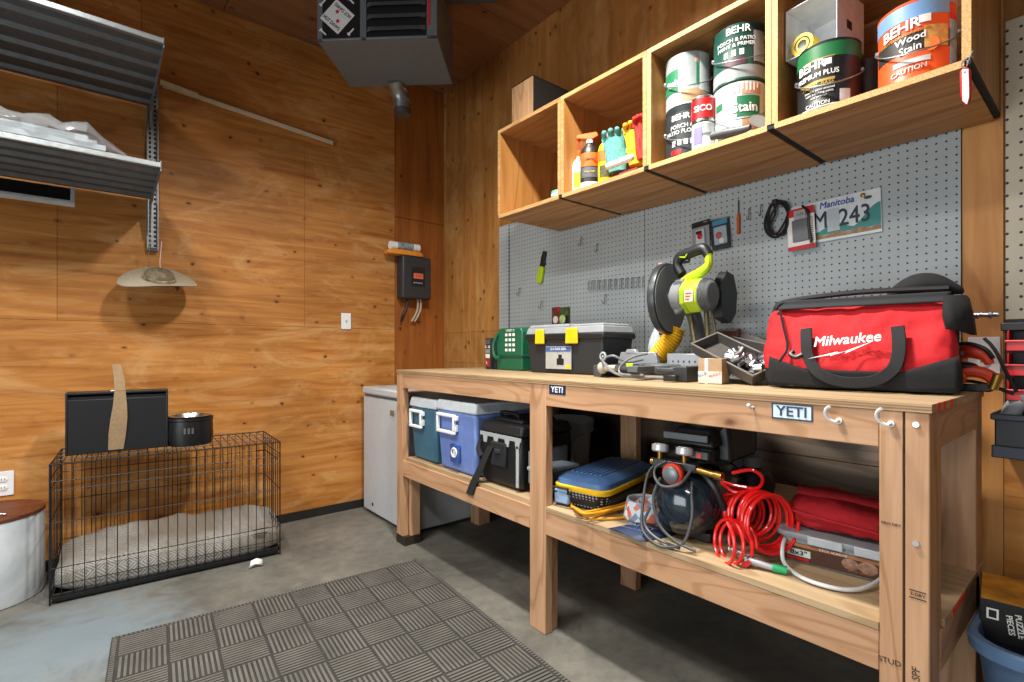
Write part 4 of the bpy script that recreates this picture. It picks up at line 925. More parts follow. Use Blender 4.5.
mb.prism([(-.075, -.013), (.0, .002), (-.004, -.006), (.085, .026), (.015, -.006), (.02, .002), (-.02, -.010), (-.018, -.004)], -.0005, .0006, 0, M2); mb.build('lightning_mark', MLET, bag)
# crumpled black strap pile and side flap at the right end
mb = MB(); rs = []
for i in range(12):
    t = i / 11; x = .06 + .17 * t; r_ = .010 + .028 * math.sin(PI * min(1, t * 1.05)) ; rs.append([(x, .005 + r_ * 1.4 * math.cos(2 * PI * j / 12), .268 + .022 * math.sin(PI * t) + r_ * math.sin(2 * PI * j / 12) * .9) for j in range(12)])
mb.rings(rs); mb.build('folded_strap', BFAB, bag, jitter=.014, sub=1, smooth=70)
mb = MB(); mb.rings([[(.19, -.072, .25), (.21, -.068, .252), (.235, -.03, .252), (.24, .04, .25)], [(.19, -.098, .20), (.215, -.092, .20), (.245, -.03, .20), (.25, .05, .2)], [(.197, -.108, .165), (.222, -.10, .16), (.25, -.03, .15), (.255, .06, .15)]], closed=False); o = mb.build('side_flap', BFAB, bag, smooth=80); s = o.modifiers.new('t', 'SOLIDIFY'); s.thickness = .008
mb = MB(); mb.tube(spline([(-.215, -.065, .24), (-.18, -.055, .262), (0, -.05, .276), (.2, -.05, .272)], 6), .008, 8); mb.build('zip_piping', BLACK, bag)
# air line fitting above the outlet
o = T('air_fitting', 'brass and steel air hose fitting sticking out behind the red bag', 'fitting', at(976, 315, X=1.93), RW - .1)
mb = MB(); mb.cyl((-.09, 0, .002), (-.015, 0, 0), .007); mb.build('stem', BRASS, o)
mb = MB(); 
for a, b, r in ((-.015, .01, .010), (.01, .03, .0075), (.03, .036, .011), (.036, .05, .007)): mb.cyl((a, 0, 0), (b, 0, -.002), r)
mb.build('coupler', STEEL, o)
# ---- red & black cordless tools with black hose at the right end
def rt(x, y): return at(x, y, X=1.93)
o = T('heat_gun', 'orange-red and black power tool with round guard at the bench end', 'power tool', (1.90, .283, BZ + .001), RW)
o.scale = (.9, .8, .9)
mb = MB(); mb.tube(spline([(-.035, -.03, .02), (-.02, -.04, .05), (.015, -.04, .062), (.05, -.035, .052), (.068, -.03, .03)], 6), [.018] * 25, 10); mb.build('tool_body', REDOR, o)
mb = MB(); mb.tube([(-.022 + .024 * math.cos(a), -.066, .04 + .017 * math.sin(a)) for a in [2 * PI * i / 16 for i in range(16)]], .006, 8, closed=True); mb.build('guard_ring', REDOR, o)
mb = MB(); mb.ball((.0, -.03, .075), .03, sz=.5, sy=.8); mb.box(-.04, .06, -.045, .0, .0, .022); mb.build('grip', BLACK, o, .004)
mb = MB(); mb.cyl((.062, -.04, .01), (.075, -.045, .055), .013); mb.build('fitting', BRASS, o)
o2 = T('cordless_drill', 'red and black tool lying on top of the orange tool by the outlet', 'power tool', (1.915, .285, BZ + .076), RW - .15)
o2.scale = (.85, .8, .8)
mb = MB(); mb.tube(spline([(-.055, 0, .01), (-.03, -.005, .035), (.01, -.01, .047), (.045, -.012, .03), (.06, -.012, .0)], 6), [.012, .014, .018, .02, .022, .024, .025, .026, .026, .026, .026, .026, .026, .026, .026, .025, .024, .022, .02, .018, .016, .015, .014, .013, .012], 12); mb.build('tool_body', REDOR, o2)
mb = MB(); mb.tube(spline([(-.065, -.02, .0), (-.05, -.034, .05), (.0, -.036, .072), (.05, -.034, .055), (.07, -.02, .02)], 6), .007, 8); mb.build('trim', BLACK, o2)
MB().box(-.03, .0, -.04, -.032, .03, .045).build('badge', LGREY, o2, .002)
o3 = MB(); o3.tube(spline([rt(985, 338) , rt(996, 350), rt(1008, 374), rt(1018, 392)], 8), .0045, 8); o3.tube(spline([(1.84, .31, BZ + .012), rt(968, 381), rt(992, 386), rt(1015, 394)], 8),   .0048, 8); q = o3.build('air_hose', RUBBER, None); tag(q, 'black hose loop hanging from the orange tool toward the grey funnel', 'hose')

# ================================================================== pegboard hangers
def peg(px_, py_, label, ln=.045):
    p = at(px_, py_, X=XR - .022); o = T('peg_hook', label, 'hook', p, RW, 'metal hooks on the pegboard')
    mb = MB(); mb.tube(spline([(0, .004, .012), (0, -.012, .012), (0, -.016, 0), (0, -.018, -ln * .6), (0, -.022, -ln * .8), (0, -.034, -ln * .72), (0, -.036, -ln * .45)], 4), .0022, 6); mb.build('wire', ZINC, o); return o
for x, y, l in ((583, 240, 'peg hook highest on the left pegboard sheet'), (599, 246, 'second peg hook right of the highest one, left pegboard sheet'), (521, 290, 'peg hook below left of the lime knife'), (543, 303, 'peg hook straight above the seed packet'), (607, 297, 'peg hook under the row of wall clips'),
                (751, 212, 'peg hook just right of the orange screwdriver'), (763, 208, 'peg hook just left of the black cable loop')): peg(x, y, l)
for i in range(10):
    p = at(592 + i * 5.6, 285 - i * .35, X=XR - .022); o = T('tool_clip', 'little steel clip in the row on the pegboard, number %s counted from the toolbox side' % ('one two three four five six seven eight nine ten'.split()[i]), 'clip', p, RW, 'row of steel clips on the pegboard')
    mb = MB(); mb.tube([(-.012, 0, .025), (-.012, -.012, .02), (-.012, -.014, -.03), (.012, -.014, -.03), (.012, -.012, .02), (.012, 0, .025)], .0022, 6); mb.build('wire', ZINC, o)
# lime knife in black sheath
o = T('work_knife', 'lime-handled knife with black blade hanging on the left pegboard', 'knife', at(542, 268, X=XR - .03), RW, ry=.17)
mb = MB(); mb.prism([(-.022, -.095), (.02, -.095), (.024, -.06), (.026, -.005), (.018, .01), (-.016, .01), (-.024, -.03)], -.014, .008); mb.build('handle', LIME, o, .006)
mb = MB(); mb.prism([(-.014, .01), (.018, .01), (.034, .03), (.022, .036), (.026, .10), (.0, .105), (-.01, .06)], -.008, .006); mb.build('blade', BLACK, o, .003)
# seed packet
o = T('seed_packet', 'red and green printed packet pinned to the pegboard above the toolbox', 'packet', at(560.5, 316, X=XR - .03), RW - .05)
MB().box(-.075, -.005, 0, .003, -.09, .055).build('packet_half', plain('pk_red', '#6b3226', .6, var=.6, scale=40), o); MB().box(-.004, .075, 0, .003, -.09, .05).build('packet_half', plain('pk_green', '#44592c', .6, var=.6, scale=35), o)
mb = MB(); mb.lathe([(.001, 0), (.022, 0), (.022, .002)], 20, 0, TR(-.04, 0, -.02, PI / 2)); mb.build('print_disc', PAPER, o); mb = MB(); mb.ball((.02, -.001, -.02), .026, sy=.08); mb.build('print_leaf', plain('pk_leaf', '#b5cd8a', .6, var=.4), o); MB().box(.04, .07, -.001, 0, -.05, .0).build('print_block', BLACK, o); MB().box(-.02, .002, -.001, .0, .03, .05).build('print_block', RED, o)
# blister packs near the saw handle
o = T('blister_pack', 'grey and black blister pack hanging above the saw handle', 'blister pack', at(702, 232, X=XR - .035), RW - .1, ry=-.05)
MB().box(-.05, .04, 0, .003, -.075, .05).build('card', plain('bp_card', '#8e9498', .6), o); MB().box(-.05, .045, -.0008, 0, .025, .05).build('header', plain('bp_black', '#17191c', .5), o)
MB().box(-.025, .02, -.012, 0, -.06, .012).build('blister', plain('bp_bl', '#c9d0d6', .2), o, .004); mb = MB(); mb.ball((0, -.013, -.02), .014, sy=.3); mb.build('part', RED, o); MB().box(-.02, .01, -.0135, -.0115, -.01, .004).build('part', BLACK, o)
o = T('drill_bit_pack', 'black blister pack with blue header right of the grey pack', 'blister pack', at(720, 231, X=XR - .035), RW, ry=-.08)
MB().box(-.04, .045, 0, .004, -.08, .055).build('card', plain('bp2', '#1a2026', .5), o, .001); MB().box(-.03, .038, -.001, 0, .028, .05).build('header', plain('bp2_blue', '#3d86a8', .5), o); MB().box(-.025, .035, -.008, 0, -.06, .02).build('blister', plain('bp2_bl', '#9fb4bf', .25), o, .004)
mb = MB(); mb.ball((0, -.008, -.02), .015, sy=.3); mb.build('part', plain('bp2_r', '#b5535a', .5), o); mb = MB(); mb.ball((.01, -.008, -.045), .012, sy=.3); mb.build('part', PAPER, o)
MB().cyl((-.07, -.002, .06), (.05, -.002, .05), .0025, n=6).build('hang_wire', ZINC, o)
o = T('screwdriver', 'slim orange screwdriver hanging on the pegboard', 'screwdriver', at(739, 214, X=XR - .03), RW)
mb = MB(); mb.cyl((0, 0, .06), (0, 0, .0), .0025, n=8); mb.build('shaft', DSTEEL, o); mb = MB(); mb.lathe([(.004, -.085), (.008, -.08), (.006, -.05), (.008, -.02), (.006, 0), (.003, .002)], 14); mb.build('handle', plain('sd_orange', '#c5571a', .45), o)
o = T('cable_loop', 'coiled black cable hanging left of the licence plate', 'cable', at(777, 219, X=XR - .035), RW)
mb = MB(); 
for k, (rx, rz, dx, tl) in enumerate(((.045, .072, 0, .1), (.040, .068, .008, -.25), (.034, .062, .012, .4))):
    mb.tube([(dx + rx * math.cos(a) + tl * .04 * math.sin(a), -.006 * k + .004 * math.sin(3 * a), rz * math.sin(a)) for a in [2 * PI * i / 28 for i in range(28)]], .0045, 8, closed=True)
mb.tube(spline([(-.01, -.008, .07), (.0, -.01, .02), (-.02, -.012, -.02), (-.01, -.012, -.065)], 6), .004, 8); mb.build('coil', RUBBER, o)
MB().box(-.012, .008, -.016, .004, .058, .078).build('tie', BLACK, o, .003)
# licence plate
o = T('licence_plate', 'white and teal vehicle licence plate hung on the pegboard', 'licence plate', at(833, 219, X=XR - .03), RW, ry=-.03)
PW, PH = .153, .078
MB().box(-PW, PW, 0, .002, -PH, PH).build('plate', plain('lp_white', '#d5dde2', .4), o, .001)
mb = MB(); mb.rings([[(x, -.0008, z0), (x, -.0008, z1)] for x, z0, z1 in [(-PW + .002 + (2 * PW - .004) * i / 30, -PH + .024, -PH + .05 + .012 * math.sin(i * .5) + (.05 * max(0, (i - 22) / 8)) + (.02 if i < 4 else 0)) for i in range(31)]], closed=False); mb.build('teal_landscape', plain('lp_teal', '#2f8a84', .5), o)
mb = MB(); mb.rings([[(x, -.001, z0), (x, -.001, z1)] for x, z0, z1 in [(-PW + .002 + (2 * PW - .004) * i / 20, -PH + .010, -PH + .026 + .004 * math.sin(i * 1.3)) for i in range(21)]], closed=False); mb.build('field_band', plain('lp_field', '#9c7a55', .6, var=.4, scale=60), o)
LPI = plain('lp_ink', '#1f2d3d', .5)
text('M', .088, front(-.040, -.0016, .0), LPI, o, 'plate_letters', bold=.012, sx=.75); text('243', .088, front(.072, -.0016, -.004), LPI, o, 'plate_letters', bold=.012, sx=.78)
text('Manitoba', .034, front(.015, -.0014, .057), plain('lp_blue', '#2a4f9a', .5), o, 'province_lettering', bold=.02, sx=.9, shear=.2)
MB().box(-.016, .024, -.0016, -.0008, -.045, .04).build('blanked_patch', plain('lp_patch', '#b9c5cc', .5), o)
mb = MB(); mb.ball((.115, -.001, .052), .012, sz=.5, sy=.1); mb.build('emblem', plain('lp_em', '#23483a', .5), o); mb = MB(); mb.ball((.10, -.004, .062), .008, sy=.4); mb.build('bolt', BRASS, o)
o = T('blade_pack', 'red and white card of grey blades overlapping the licence plate', 'blade pack', at(802, 227, X=XR - .048), RW - .05, ry=-.05)
MB().box(-.052, .048, 0, .004, -.085, .075).build('card', PAPER, o, .001); MB().box(-.052, .048, -.0008, 0, .045, .075).build('header', RED, o); MB().box(-.052, .048, -.0008, 0, -.085, -.07).build('footer', RED, o)
MB().box(-.032, .026, -.006, 0, -.055, .03).build('blister', plain('blade_grey', '#6d7073', .4, .3), o, .002); MB().box(-.022, .02, -.0075, -.001, .03, .065).build('price_tag', LGREY, o); text('1234', .014, front(0, -.008, .048), BLACK, o, 'price_digits')
mb = MB(); mb.tube(spline([(.01, -.006, .08), (.03, -.012, .05), (.032, -.012, .0), (.036, -.01, -.07)], 5), .0045, 6); mb.build('band', BLACK, o)
for i in range(12): MB().box(.036, .044, -.0009, 0, -.06 + i * .008, -.057 + i * .008).build('print_line', GREY, o)
# ================================================================== lower shelf of the bench
SZ = .5045
def cooler(label, loc, w, d, h, body, emblem):
    c = T('ice_chest', label, 'cooler', loc, RW, 'hard ice chests on the lower shelf')
    mb = MB(); mb.rings([[(-w + .018, .018, 0), (w - .018, .018, 0), (w - .018, d - .018, 0), (-w + .018, d - .018, 0)], [(-w, 0, h - .05), (w, 0, h - .05), (w, d, h - .05), (-w, d, h - .05)]]); mb.build('body', body, c, .016)
    mb = MB(); mb.box(-w - .006, w + .006, -.006, d + .006, h - .052, h, 0, top=(.01, .01)); mb.build('lid', plain('lid_white', '#c6d0d6', .5), c, .01)
    # swing handle at the end
    x0, x1, z0, z1 = -w * .82, w * .12, h - .165, h - .065
    mb = MB(); t = .016
    mb.box(x0, x1, -.022, -.004, z1 - t, z1).box(x0, x1, -.022, -.004, z0, z0 + t).box(x0, x0 + t, -.022, -.004, z0 + t, z1 - t).box(x1 - t, x1, -.022, -.004, z0 + t, z1 - t).box(x1 - .004, x1 + .016, -.02, .0, z1 - .03, z1 - .005)
    mb.build('handle', WHITE, c, .004)
    MB().box(x1 - .006, x1 + .006, -.012, .004, z0 + .015, z0 + .05).build('handle_pivot', plain('pivot', '#c0c6ca', .5), c, .003)
    if emblem:
        q = MB().box(-.04 + .0, .04, -.003, .008, .05, .14, 0, TR(0, .0, 0)).build('badge_plate', plain('badge_blue', '#2e4f93', .45), c, .003)
        mb = MB(); mb.tube([(.022 * math.cos(a), -.005, .10 + .022 * math.sin(a)) for a in [2 * PI * i / 20 for i in range(20)]], .004, 8, closed=True); mb.box(-.006, .006, -.006, -.003, .085, .115, 0, TR(0, 0, 0)); mb.build('emblem_mark', PAPER, q)
    return c
cooler('dark teal ice chest with white lid at the left end of the shelf', (1.39, 2.458, SZ), .14, .47, .345, TEAL, False)
cooler('light blue ice chest with white lid beside the teal one', (1.385, 2.125, SZ), .178, .52, .355, BLUE, True)
# soft black cooler
c = T('soft_cooler', 'black soft-sided cooler bag with grey trim and strap hanging over shelf', 'cooler bag', (1.40, 1.776, SZ), RW)
mb = MB(); mb.rings([[(-.13, .012, 0), (.125, .012, 0), (.125, .30, 0), (-.13, .30, 0)], [(-.145, 0, .03), (.14, 0, .03), (.14, .31, .03), (-.145, .31, .03)], [(-.15, 0, .235), (.145, 0, .235), (.145, .31, .235), (-.15, .31, .235)]]); mb.build('body', plain('soft_black', '#121315', .5), c, .014)
mb = MB(); mb.box(-.155, .15, -.008, .315, .235, .285, 0, top=(.01, .02)); mb.box(-.10, .10, .04, .26, .283, .305, 0, top=(.01, .01)); mb.build('lid', plain('soft_lid', '#1a1c1f', .55), c, .012)
mb = MB(); mb.tube(spline([(-.06, .06, .303), (-.05, .05, .325), (.05, .05, .325), (.06, .06, .303)], 5), .009); mb.build('lid_handle', BLACK, c)
mb = MB(); mb.box(-.15, .145, -.005, .0, .215, .234); 
for x in (-.11, -.03, .05, .12): mb.prism([(x - .02, .234), (x + .022, .234), (x + .012, .185), (x - .01, .185)], -.006, 0)
mb.box(.112, .130, -.006, 0, .02, .2); mb.build('grey_trim', LGREY, c, .002)
mb = MB(); mb.box(-.06, .05, -.014, 0, .09, .2); mb.build('front_pocket', BFAB, c, .008)
mb = MB(); mb.box(.15, .165, .03, .26, .04, .18); mb.build('side_pocket', GREY, c, .006)
rs = [[(x - w_, y, z), (x + w_, y, z), (x + w_, y + .003, z), (x - w_, y + .003, z)] for x, y, z, w_ in ((-.05, -.018, .175, .02), (-.08, -.03, .12, .022), (-.115, -.038, .05, .024), (-.15, -.046, -.01, .025), (-.175, -.05, -.065, .026))]
mb = MB(); mb.rings(rs); mb.build('hanging_strap', BFAB, c, smooth=70)
mb = MB(); mb.tube(spline([(-.148, .05, .225), (-.16, .02, .2), (-.155, -.01, .15), (-.10, -.03, .12)], 6), .012, 8); mb.build('shoulder_strap', BFAB, c)
MB().box(-.02, .015, -.02, -.012, .15, .17).build('buckle', DARK, c, .003)
# stack of small cups on top edge
mb = MB(); 
# grey tote half hidden behind the middle leg
o = T('grey_tote', 'grey-blue lidded tub half hidden behind the middle bench leg', 'tub', (1.43, 1.556, SZ), RW)
o.scale = (.72, .7, 1)
mb = MB(); mb.rings([[(-.06, 0, 0), (.05, 0, 0), (.05, .26, 0), (-.06, .26, 0)], [(-.075, -.01, .10), (.06, -.01, .10), (.06, .27, .10), (-.075, .27, .10)]]); mb.build('tub_body', plain('tote_bg', '#5d6e7c', .5), o, .008)
MB().box(-.085, .066, -.02, .28, .10, .118).build('tub_lid', plain('tote_lid', '#8fa0ad', .5), o, .006)
# translucent pail
o = T('plastic_pail', 'cloudy plastic pail with wire bail behind the blue carrier', 'pail', (1.84, 1.80, SZ), RW)
PF = plain('pail_cloud', '#a0a8ac', .4)
mb = MB(); mb.lathe([(.105, 0), (.11, .004), (.128, .24), (.128, .246), (.12, .246), (.116, .235), (.10, .012), (.001, .012)], 40, cap0=True, cap1=False); mb.build('pail_body', PF, o)
mb = MB(); mb.lathe([(.129, .205), (.138, .208), (.138, .246), (.141, .25), (.141, .262), (.134, .268), (.001, .268)], 40); mb.build('pail_lid', plain('pail_lid', '#8d969b', .35), o)
mb = MB(); mb.tube(spline([(.132, -.0, .20), (.12, -.06, .17), (.145, -.11, .10), (.16, -.115, .075)], 6), .005, 6); mb.build('bail', plain('bail', '#b3b6b8', .4), o); mb = MB(); mb.cyl((.145, -.113, .095), (.168, -.117, .065), .008); mb.build('bail_grip', WHITE, o)
# blue pet carrier / tackle box
o = T('mesh_carrier', 'blue carrier box with yellow rim and latticed sides on the shelf', 'carrier', (1.652, 1.375, SZ), RW + .2)
o.scale = (1.1, 1.12, .78)
w, d = .105, .205
def rr(w, d, z, r=.04, n=6, ox=0):
    P = []
    for cx, cy, a in ((w - r, d - r, 0), (-w + r, d - r, PI / 2), (-w + r, -d + r, PI), (w - r, -d + r, 1.5 * PI)):
        for i in range(n + 1): P.append((cx + ox + r * math.cos(a + PI / 2 * i / n), cy + r * math.sin(a + PI / 2 * i / n), z))
    return P
def lattice():
    m, nt, b = newmat('lattice'); tc = N(nt, 'ShaderNodeTexCoord'); 
    vo = N(nt, 'ShaderNodeTexVoronoi', Scale=75.0, Randomness=.0); L(nt, tc.outputs['Object'], vo.inputs['Vector'])
    L(nt, ramp(nt, [(.30, rgb('#9fb3cc')), (.36, rgb('#12161d'))], vo.outputs['Distance']).outputs['Color'], b.inputs['Base Color']); b.inputs['Roughness'].default_value = .5; return m
mb = MB(); mb.rings([rr(w - .025, d - .025, 0), rr(w - .012, d - .012, .03), rr(w - .004, d - .004, .085)]); mb.build('lattice_body', lattice(), o)
mb = MB(); mb.rings([rr(w + .004, d + .004, .085), rr(w + .006, d + .006, .09), rr(w + .006, d + .006, .108), rr(w + .002, d + .002, .112)]); mb.build('yellow_rim', YEL, o)
CB = plain('carrier_blue', '#4a6c9c', .45)
mb = MB(); mb.rings([rr(w, d, .112), rr(w - .002, d - .002, .135), rr(w - .02, d - .02, .155), rr(w - .035, d - .035, .160)]); mb.build('lid', CB, o)
for i in range(7): MB().box(-.066 + i * .019, -.055 + i * .019, -.15, .15, .158, .166).build('lid_ridge', CB, o, .003)
MB().box(-w - .002 + .005, -.04, -d - .006, -d + .03, .01, .085, 0, TR(0, .004, 0)).build('front_panel', plain('carrier_light', '#7f9cc0', .5), o, .008)
mb = MB(); mb.tube([(-.09, -d - .006, .07), (-.09, -d - .02, .075), (-.09, -d - .022, .10), (-.03, -d - .022, .10), (-.03, -d - .02, .075), (-.03, -d - .006, .07)], .005, 8); mb.build('latch', BLACK, o)
MB().box(w - .02, w + .012, .10, .15, .09, .12).build('side_clip', YEL, o, .004)
# yellow cord coil
mb = MB(); rnd = random.Random(5)
for k in range(7):
    dz = .006 + .0095 * (k % 4); off = .012 * (k - 3)
    P = [at(572 + k * 1.3, 508 + off * 60, Z=SZ + dz), at(588, 516 - k * .7, Z=SZ + dz), at(620 + k, 510 - k * 1.2, Z=SZ + dz), at(655, 500 - k * 1.8, Z=SZ + dz + .005), at(672, 488 - k * 1.2, Z=SZ + dz + .01), at(668, 482 - k, Z=SZ + dz + .012)]
    mb.tube(spline(P, 6), .0042, 7)
mb.tube(spline([at(572, 507, Z=SZ + .01), at(573, 500, Z=SZ + .012), at(580, 499, Z=SZ + .01)], 5), .0042, 7)
mb.tube(spline([at(590, 519, Z=SZ + .006), at(620, 518, Z=SZ + .006), at(645, 514, Z=SZ + .006)], 5), .0042, 7)
tag(mb.build('extension_cord', CORDY, None), 'bundle of yellow extension cord lying in front of the blue carrier', 'cord')
# patterned tin + navy leaflet
def tri():
    m, nt, b = newmat('triangle_print'); tc = N(nt, 'ShaderNodeTexCoord'); mp = N(nt, 'ShaderNodeMapping'); mp.inputs['Scale'].default_value = (45, 45, 45); mp.inputs['Rotation'].default_value = (0, .78, 0); L(nt, tc.outputs['Object'], mp.inputs['Vector'])
    vo = N(nt, 'ShaderNodeTexVoronoi', Scale=1.0, Randomness=.2); vo.distance = 'MANHATTAN'; L(nt, mp.outputs['Vector'], vo.inputs['Vector'])
    sp = N(nt, 'ShaderNodeSeparateColor'); L(nt, vo.outputs['Color'], sp.inputs[0]); r = ramp(nt, [(0, rgb('#b9c6d3')), (.3, rgb('#5f7f9f')), (.5, rgb('#c56a4c')), (.7, rgb('#dfe3e6')), (.85, rgb('#8d9fb0'))], sp.outputs[0]); r.color_ramp.interpolation = 'CONSTANT'
    L(nt, r.outputs['Color'], b.inputs['Base Color']); return m
o = T('pet_dish', 'round dish with blue and orange triangle pattern beside the compressor', 'dish', (1.55, 1.115, SZ), RW)
o.scale = (.78, .78, 1)
mb = MB(); mb.lathe([(.098, 0), (.100, .004), (.084, .062), (.080, .066), (.075, .062), (.068, .02), (.001, .02)], 40, cap1=False); mb.build('dish_body', tri(), o)
mb = MB(); mb.lathe([(.081, .062), (.083, .068), (.076, .068), (.074, .06)], 40, cap0=False, cap1=False); mb.build('rim', LGREY, o)
o = MB().rings([[(x, -.075, z) for x, z in ((-.07, .001), (-.02, .008), (.03, .005), (.075, .002))], [(x + .02, .075, z) for x, z in ((-.07, .001), (-.02, .006), (.03, .004), (.075, .001))]], closed=False).build('leaflet', NAVY, None, smooth=70)
sm = o.modifiers.new('t', 'SOLIDIFY'); sm.thickness = .0015; o.location = (1.415, 1.045, SZ + .002); o.rotation_euler.z = RW - .1; tag(o, 'navy printed leaflet lying at the front edge of the shelf', 'leaflet')
text('SAFETY', .03, TR(-.005, .02, .0085, 0, 0, .3), plain('leaf_ink', '#6f86ad', .6), o)
text('data sheet for daily use', .010, TR(0, -.02, .0085, 0, 0, .3), plain('leaf_ink', '#6f86ad'), o)

# --- air compressor
o = T('air_compressor', 'black air compressor with domed tank, gauges and grey hose on the shelf', 'compressor', (1.60, .925, SZ), RW + .1)
TK = plain('tank_black', '#1c2a34', .16, coat=.6, var=.05)
mb = MB(); pr = [(.001, -.20), (.03, -.198), (.06, -.188), (.085, -.168), (.102, -.14), (.108, -.11), (.108, .12), (.1, .15), (.07, .18), (.001, .195)]
mb.lathe(pr, 40, 0, TR(0, 0, .114, -PI / 2)); mb.build('tank', TK, o, smooth=60)
for y in (-.10, .12): MB().box(-.085, .085, y - .015, y + .015, .001, .03, 0).build('foot', BLACK, o, .004)
mb = MB(); mb.box(-.075, .09, -.10, .15, .25, .30).box(-.06, .10, -.12, .16, .30, .36, 0, top=(.02, .03)).box(.02, .13, -.06, .16, .25, .40, 0, top=(.02, .02)); mb.ball((.03, .0, .37), .075, sx=1.1, sy=1.2, sz=.6); mb.build('motor_shroud', BLACK, o, .012)
MB().box(-.07, .08, -.128, -.115, .318, .34).build('shroud_label', plain('shr', '#5d6469', .4), o, .002)
MB().box(.02, .085, -.135, -.11, .265, .29).build('switch_block', plain('swb', '#4a4e52', .4), o, .003); MB().box(.05, .065, -.139, -.135, .27, .285).build('switch', REDOR, o)
for x in (-.07, .015):
    g_ = MB(); g_.lathe([(.024, 0), (.027, .004), (.027, .022), (.022, .024)], 24, 0, TR(x, -.15, .275, -.15)); q = g_.build('gauge', plain('gauge_rim', '#c9cdd0', .35, .4), o); mb = MB(); mb.lathe([(.001, .0245), (.021, .0245), (.021, .0255)], 24, 0, TR(x, -.15, .275, -.15)); mb.build('gauge_face', PAPER, q)
    MB().cyl((x, -.15, .25), (x, -.15, .276), .008).build('gauge_stem', BRASS, o)
mb = MB(); mb.box(-.09, .06, -.165, -.13, .225, .252); mb.cyl((-.03, -.148, .225), (-.03, -.10, .18), .012); mb.build('manifold', DSTEEL, o, .004)
mb = MB(); mb.lathe([(.03, 0), (.034, .006), (.034, .022), (.03, .026)], 28, 0, TR(-.005, -.172, .218, PI / 2)); mb.build('regulator_ring', REDOR, o); mb = MB(); mb.lathe([(.025, .0), (.026, .034), (.02, .038), (.001, .038)], 28, 0, TR(-.005, -.172, .218, PI / 2)); mb.build('regulator_knob', plain('reg_grey', '#70777c', .35, .4), o)
mb = MB(); mb.cyl((-.10, -.15, .24), (-.08, -.15, .238), .012); mb.build('brass_fitting', BRASS, o)
mb = MB(); mb.tube([(.055, -.15, .235), (.113, -.155, .23), (.116, -.155, .23), (.14, -.158, .228)], [.011, .011, .014, .014], 16); mb.build('brass_coupler', BRASS, o)
for P in ([(-.10, -.15, .24), (-.14, -.17, .20), (-.145, -.20, .09), (-.125, -.225, .03), (-.06, -.245, .006), (.0, -.245, .006), (.055, -.235, .03), (.075, -.215, .10), (.06, -.19, .17), (.05, -.17, .20)],
          [(.05, -.18, .235), (.02, -.205, .195), (-.04, -.215, .18), (-.085, -.20, .195), (-.10, -.18, .225), (-.06, -.165, .25)], [(-.07, -.19, .2), (-.085, -.215, .14), (-.05, -.235, .07), (.02, -.24, .03), (.10, -.23, .012)],
          [(-.11, -.2, .10), (-.12, -.22, .05), (-.06, -.235, .02), (.04, -.235, .008)]):
    mb = MB(); mb.tube(spline([(x * .8 + .01, y, z) for x, y, z in P], 8), .0048, 8); mb.build('hose', plain('comp_hose', '#3e4144', .45), o)
mb = MB(); mb.tube(spline([(.0, -.1, .26), (.10, -.14, .20), (.13, -.12, .12)], 6), .012); mb.build('black_pipe', BLACK, o)

# red recoil hose: long coil and an upright loop
def coil(c, ax, r0, r1, turns, length, wob=.006, n=26, seed=1):
    ax = Vector(ax).normalized(); q = ax.to_track_quat('Z', 'Y'); out = []; rd = random.Random(seed); ph = [rd.uniform(0, 6) for _ in range(4)]
    for i in range(int(turns * n) + 1):
        t = i / (turns * n); a = 2 * PI * i / n; r = r0 + (r1 - r0) * t + wob * math.sin(2.3 * a / 2 + ph[0])
        out.append(Vector(c) + q @ Vector((r * math.cos(a), r * math.sin(a), length * t + wob * math.sin(a * .7 + ph[1]))))
    return out
o = T('recoil_hose', 'bright red coiled air hose spilling across the shelf', 'hose', (1.52, .72, SZ))
o.location = (0, 0, 0)
a = at(735, 508, X=1.58); b_ = at(776, 524, X=1.50)
mb = MB(); mb.tube(coil(a, b_ - a, .055, .084, 11, (b_ - a).length, .006), .0052, 8); mb.build('coil', HOSER, o)
c0 = at(726, 543, X=1.40); mb = MB(); mb.tube(coil(c0 + Vector((.07, -.02, -.004)), (-.9, .5, .1), .056, .064, 3.2, .07, .005, seed=4), .0052, 8); mb.build('coil', HOSER, o)
mb = MB(); 
mb.tube(spline([at(733, 473, X=1.50), at(752, 470, X=1.50), at(763, 478, X=1.52), at(758, 488, X=1.54), at(738, 486, X=1.54), at(722, 482, X=1.53), at(735, 492, X=1.53), at(755, 492, X=1.54), at(726, 495, X=1.54), at(722, 500, X=1.54), at(745, 498, X=1.57)], 8), .0052, 8)
mb.build('free_end', HOSER, o)
p0, p1 = at(729, 548, X=1.43), at(758, 560, X=1.45)
mb = MB(); mb.cyl((p0.x, p0.y, SZ + .03), (p1.x, p1.y, SZ + .018), .006); mb.tube([Vector((p0.x, p0.y, SZ + .03)) + Vector((math.cos(i * .8) * .009, 0, math.sin(i * .8) * .009)) + Vector((0, -.008, 0)) * i * .3 for i in range(24)], .002, 6); mb.build('hose_spring', ZINC, o)
o = T('blow_gun', 'small clear blow gun with green tip and red trigger on shelf', 'air tool', at(765, 566, Z=SZ + .012), RW + .35)
mb = MB(); mb.cyl((-.05, 0, .008), (.02, 0, 0), .009); mb.build('barrel', ALU, o); mb = MB(); mb.cyl((.02, 0, 0), (.055, 0, -.001), .0115); mb.build('tip', plain('tip_green', '#159a5e', .4), o)
mb = MB(); mb.prism([(-.06, -.008), (-.04, .012), (-.03, .004), (-.045, -.011)], -.012, -.004); mb.build('trigger', RED, o)
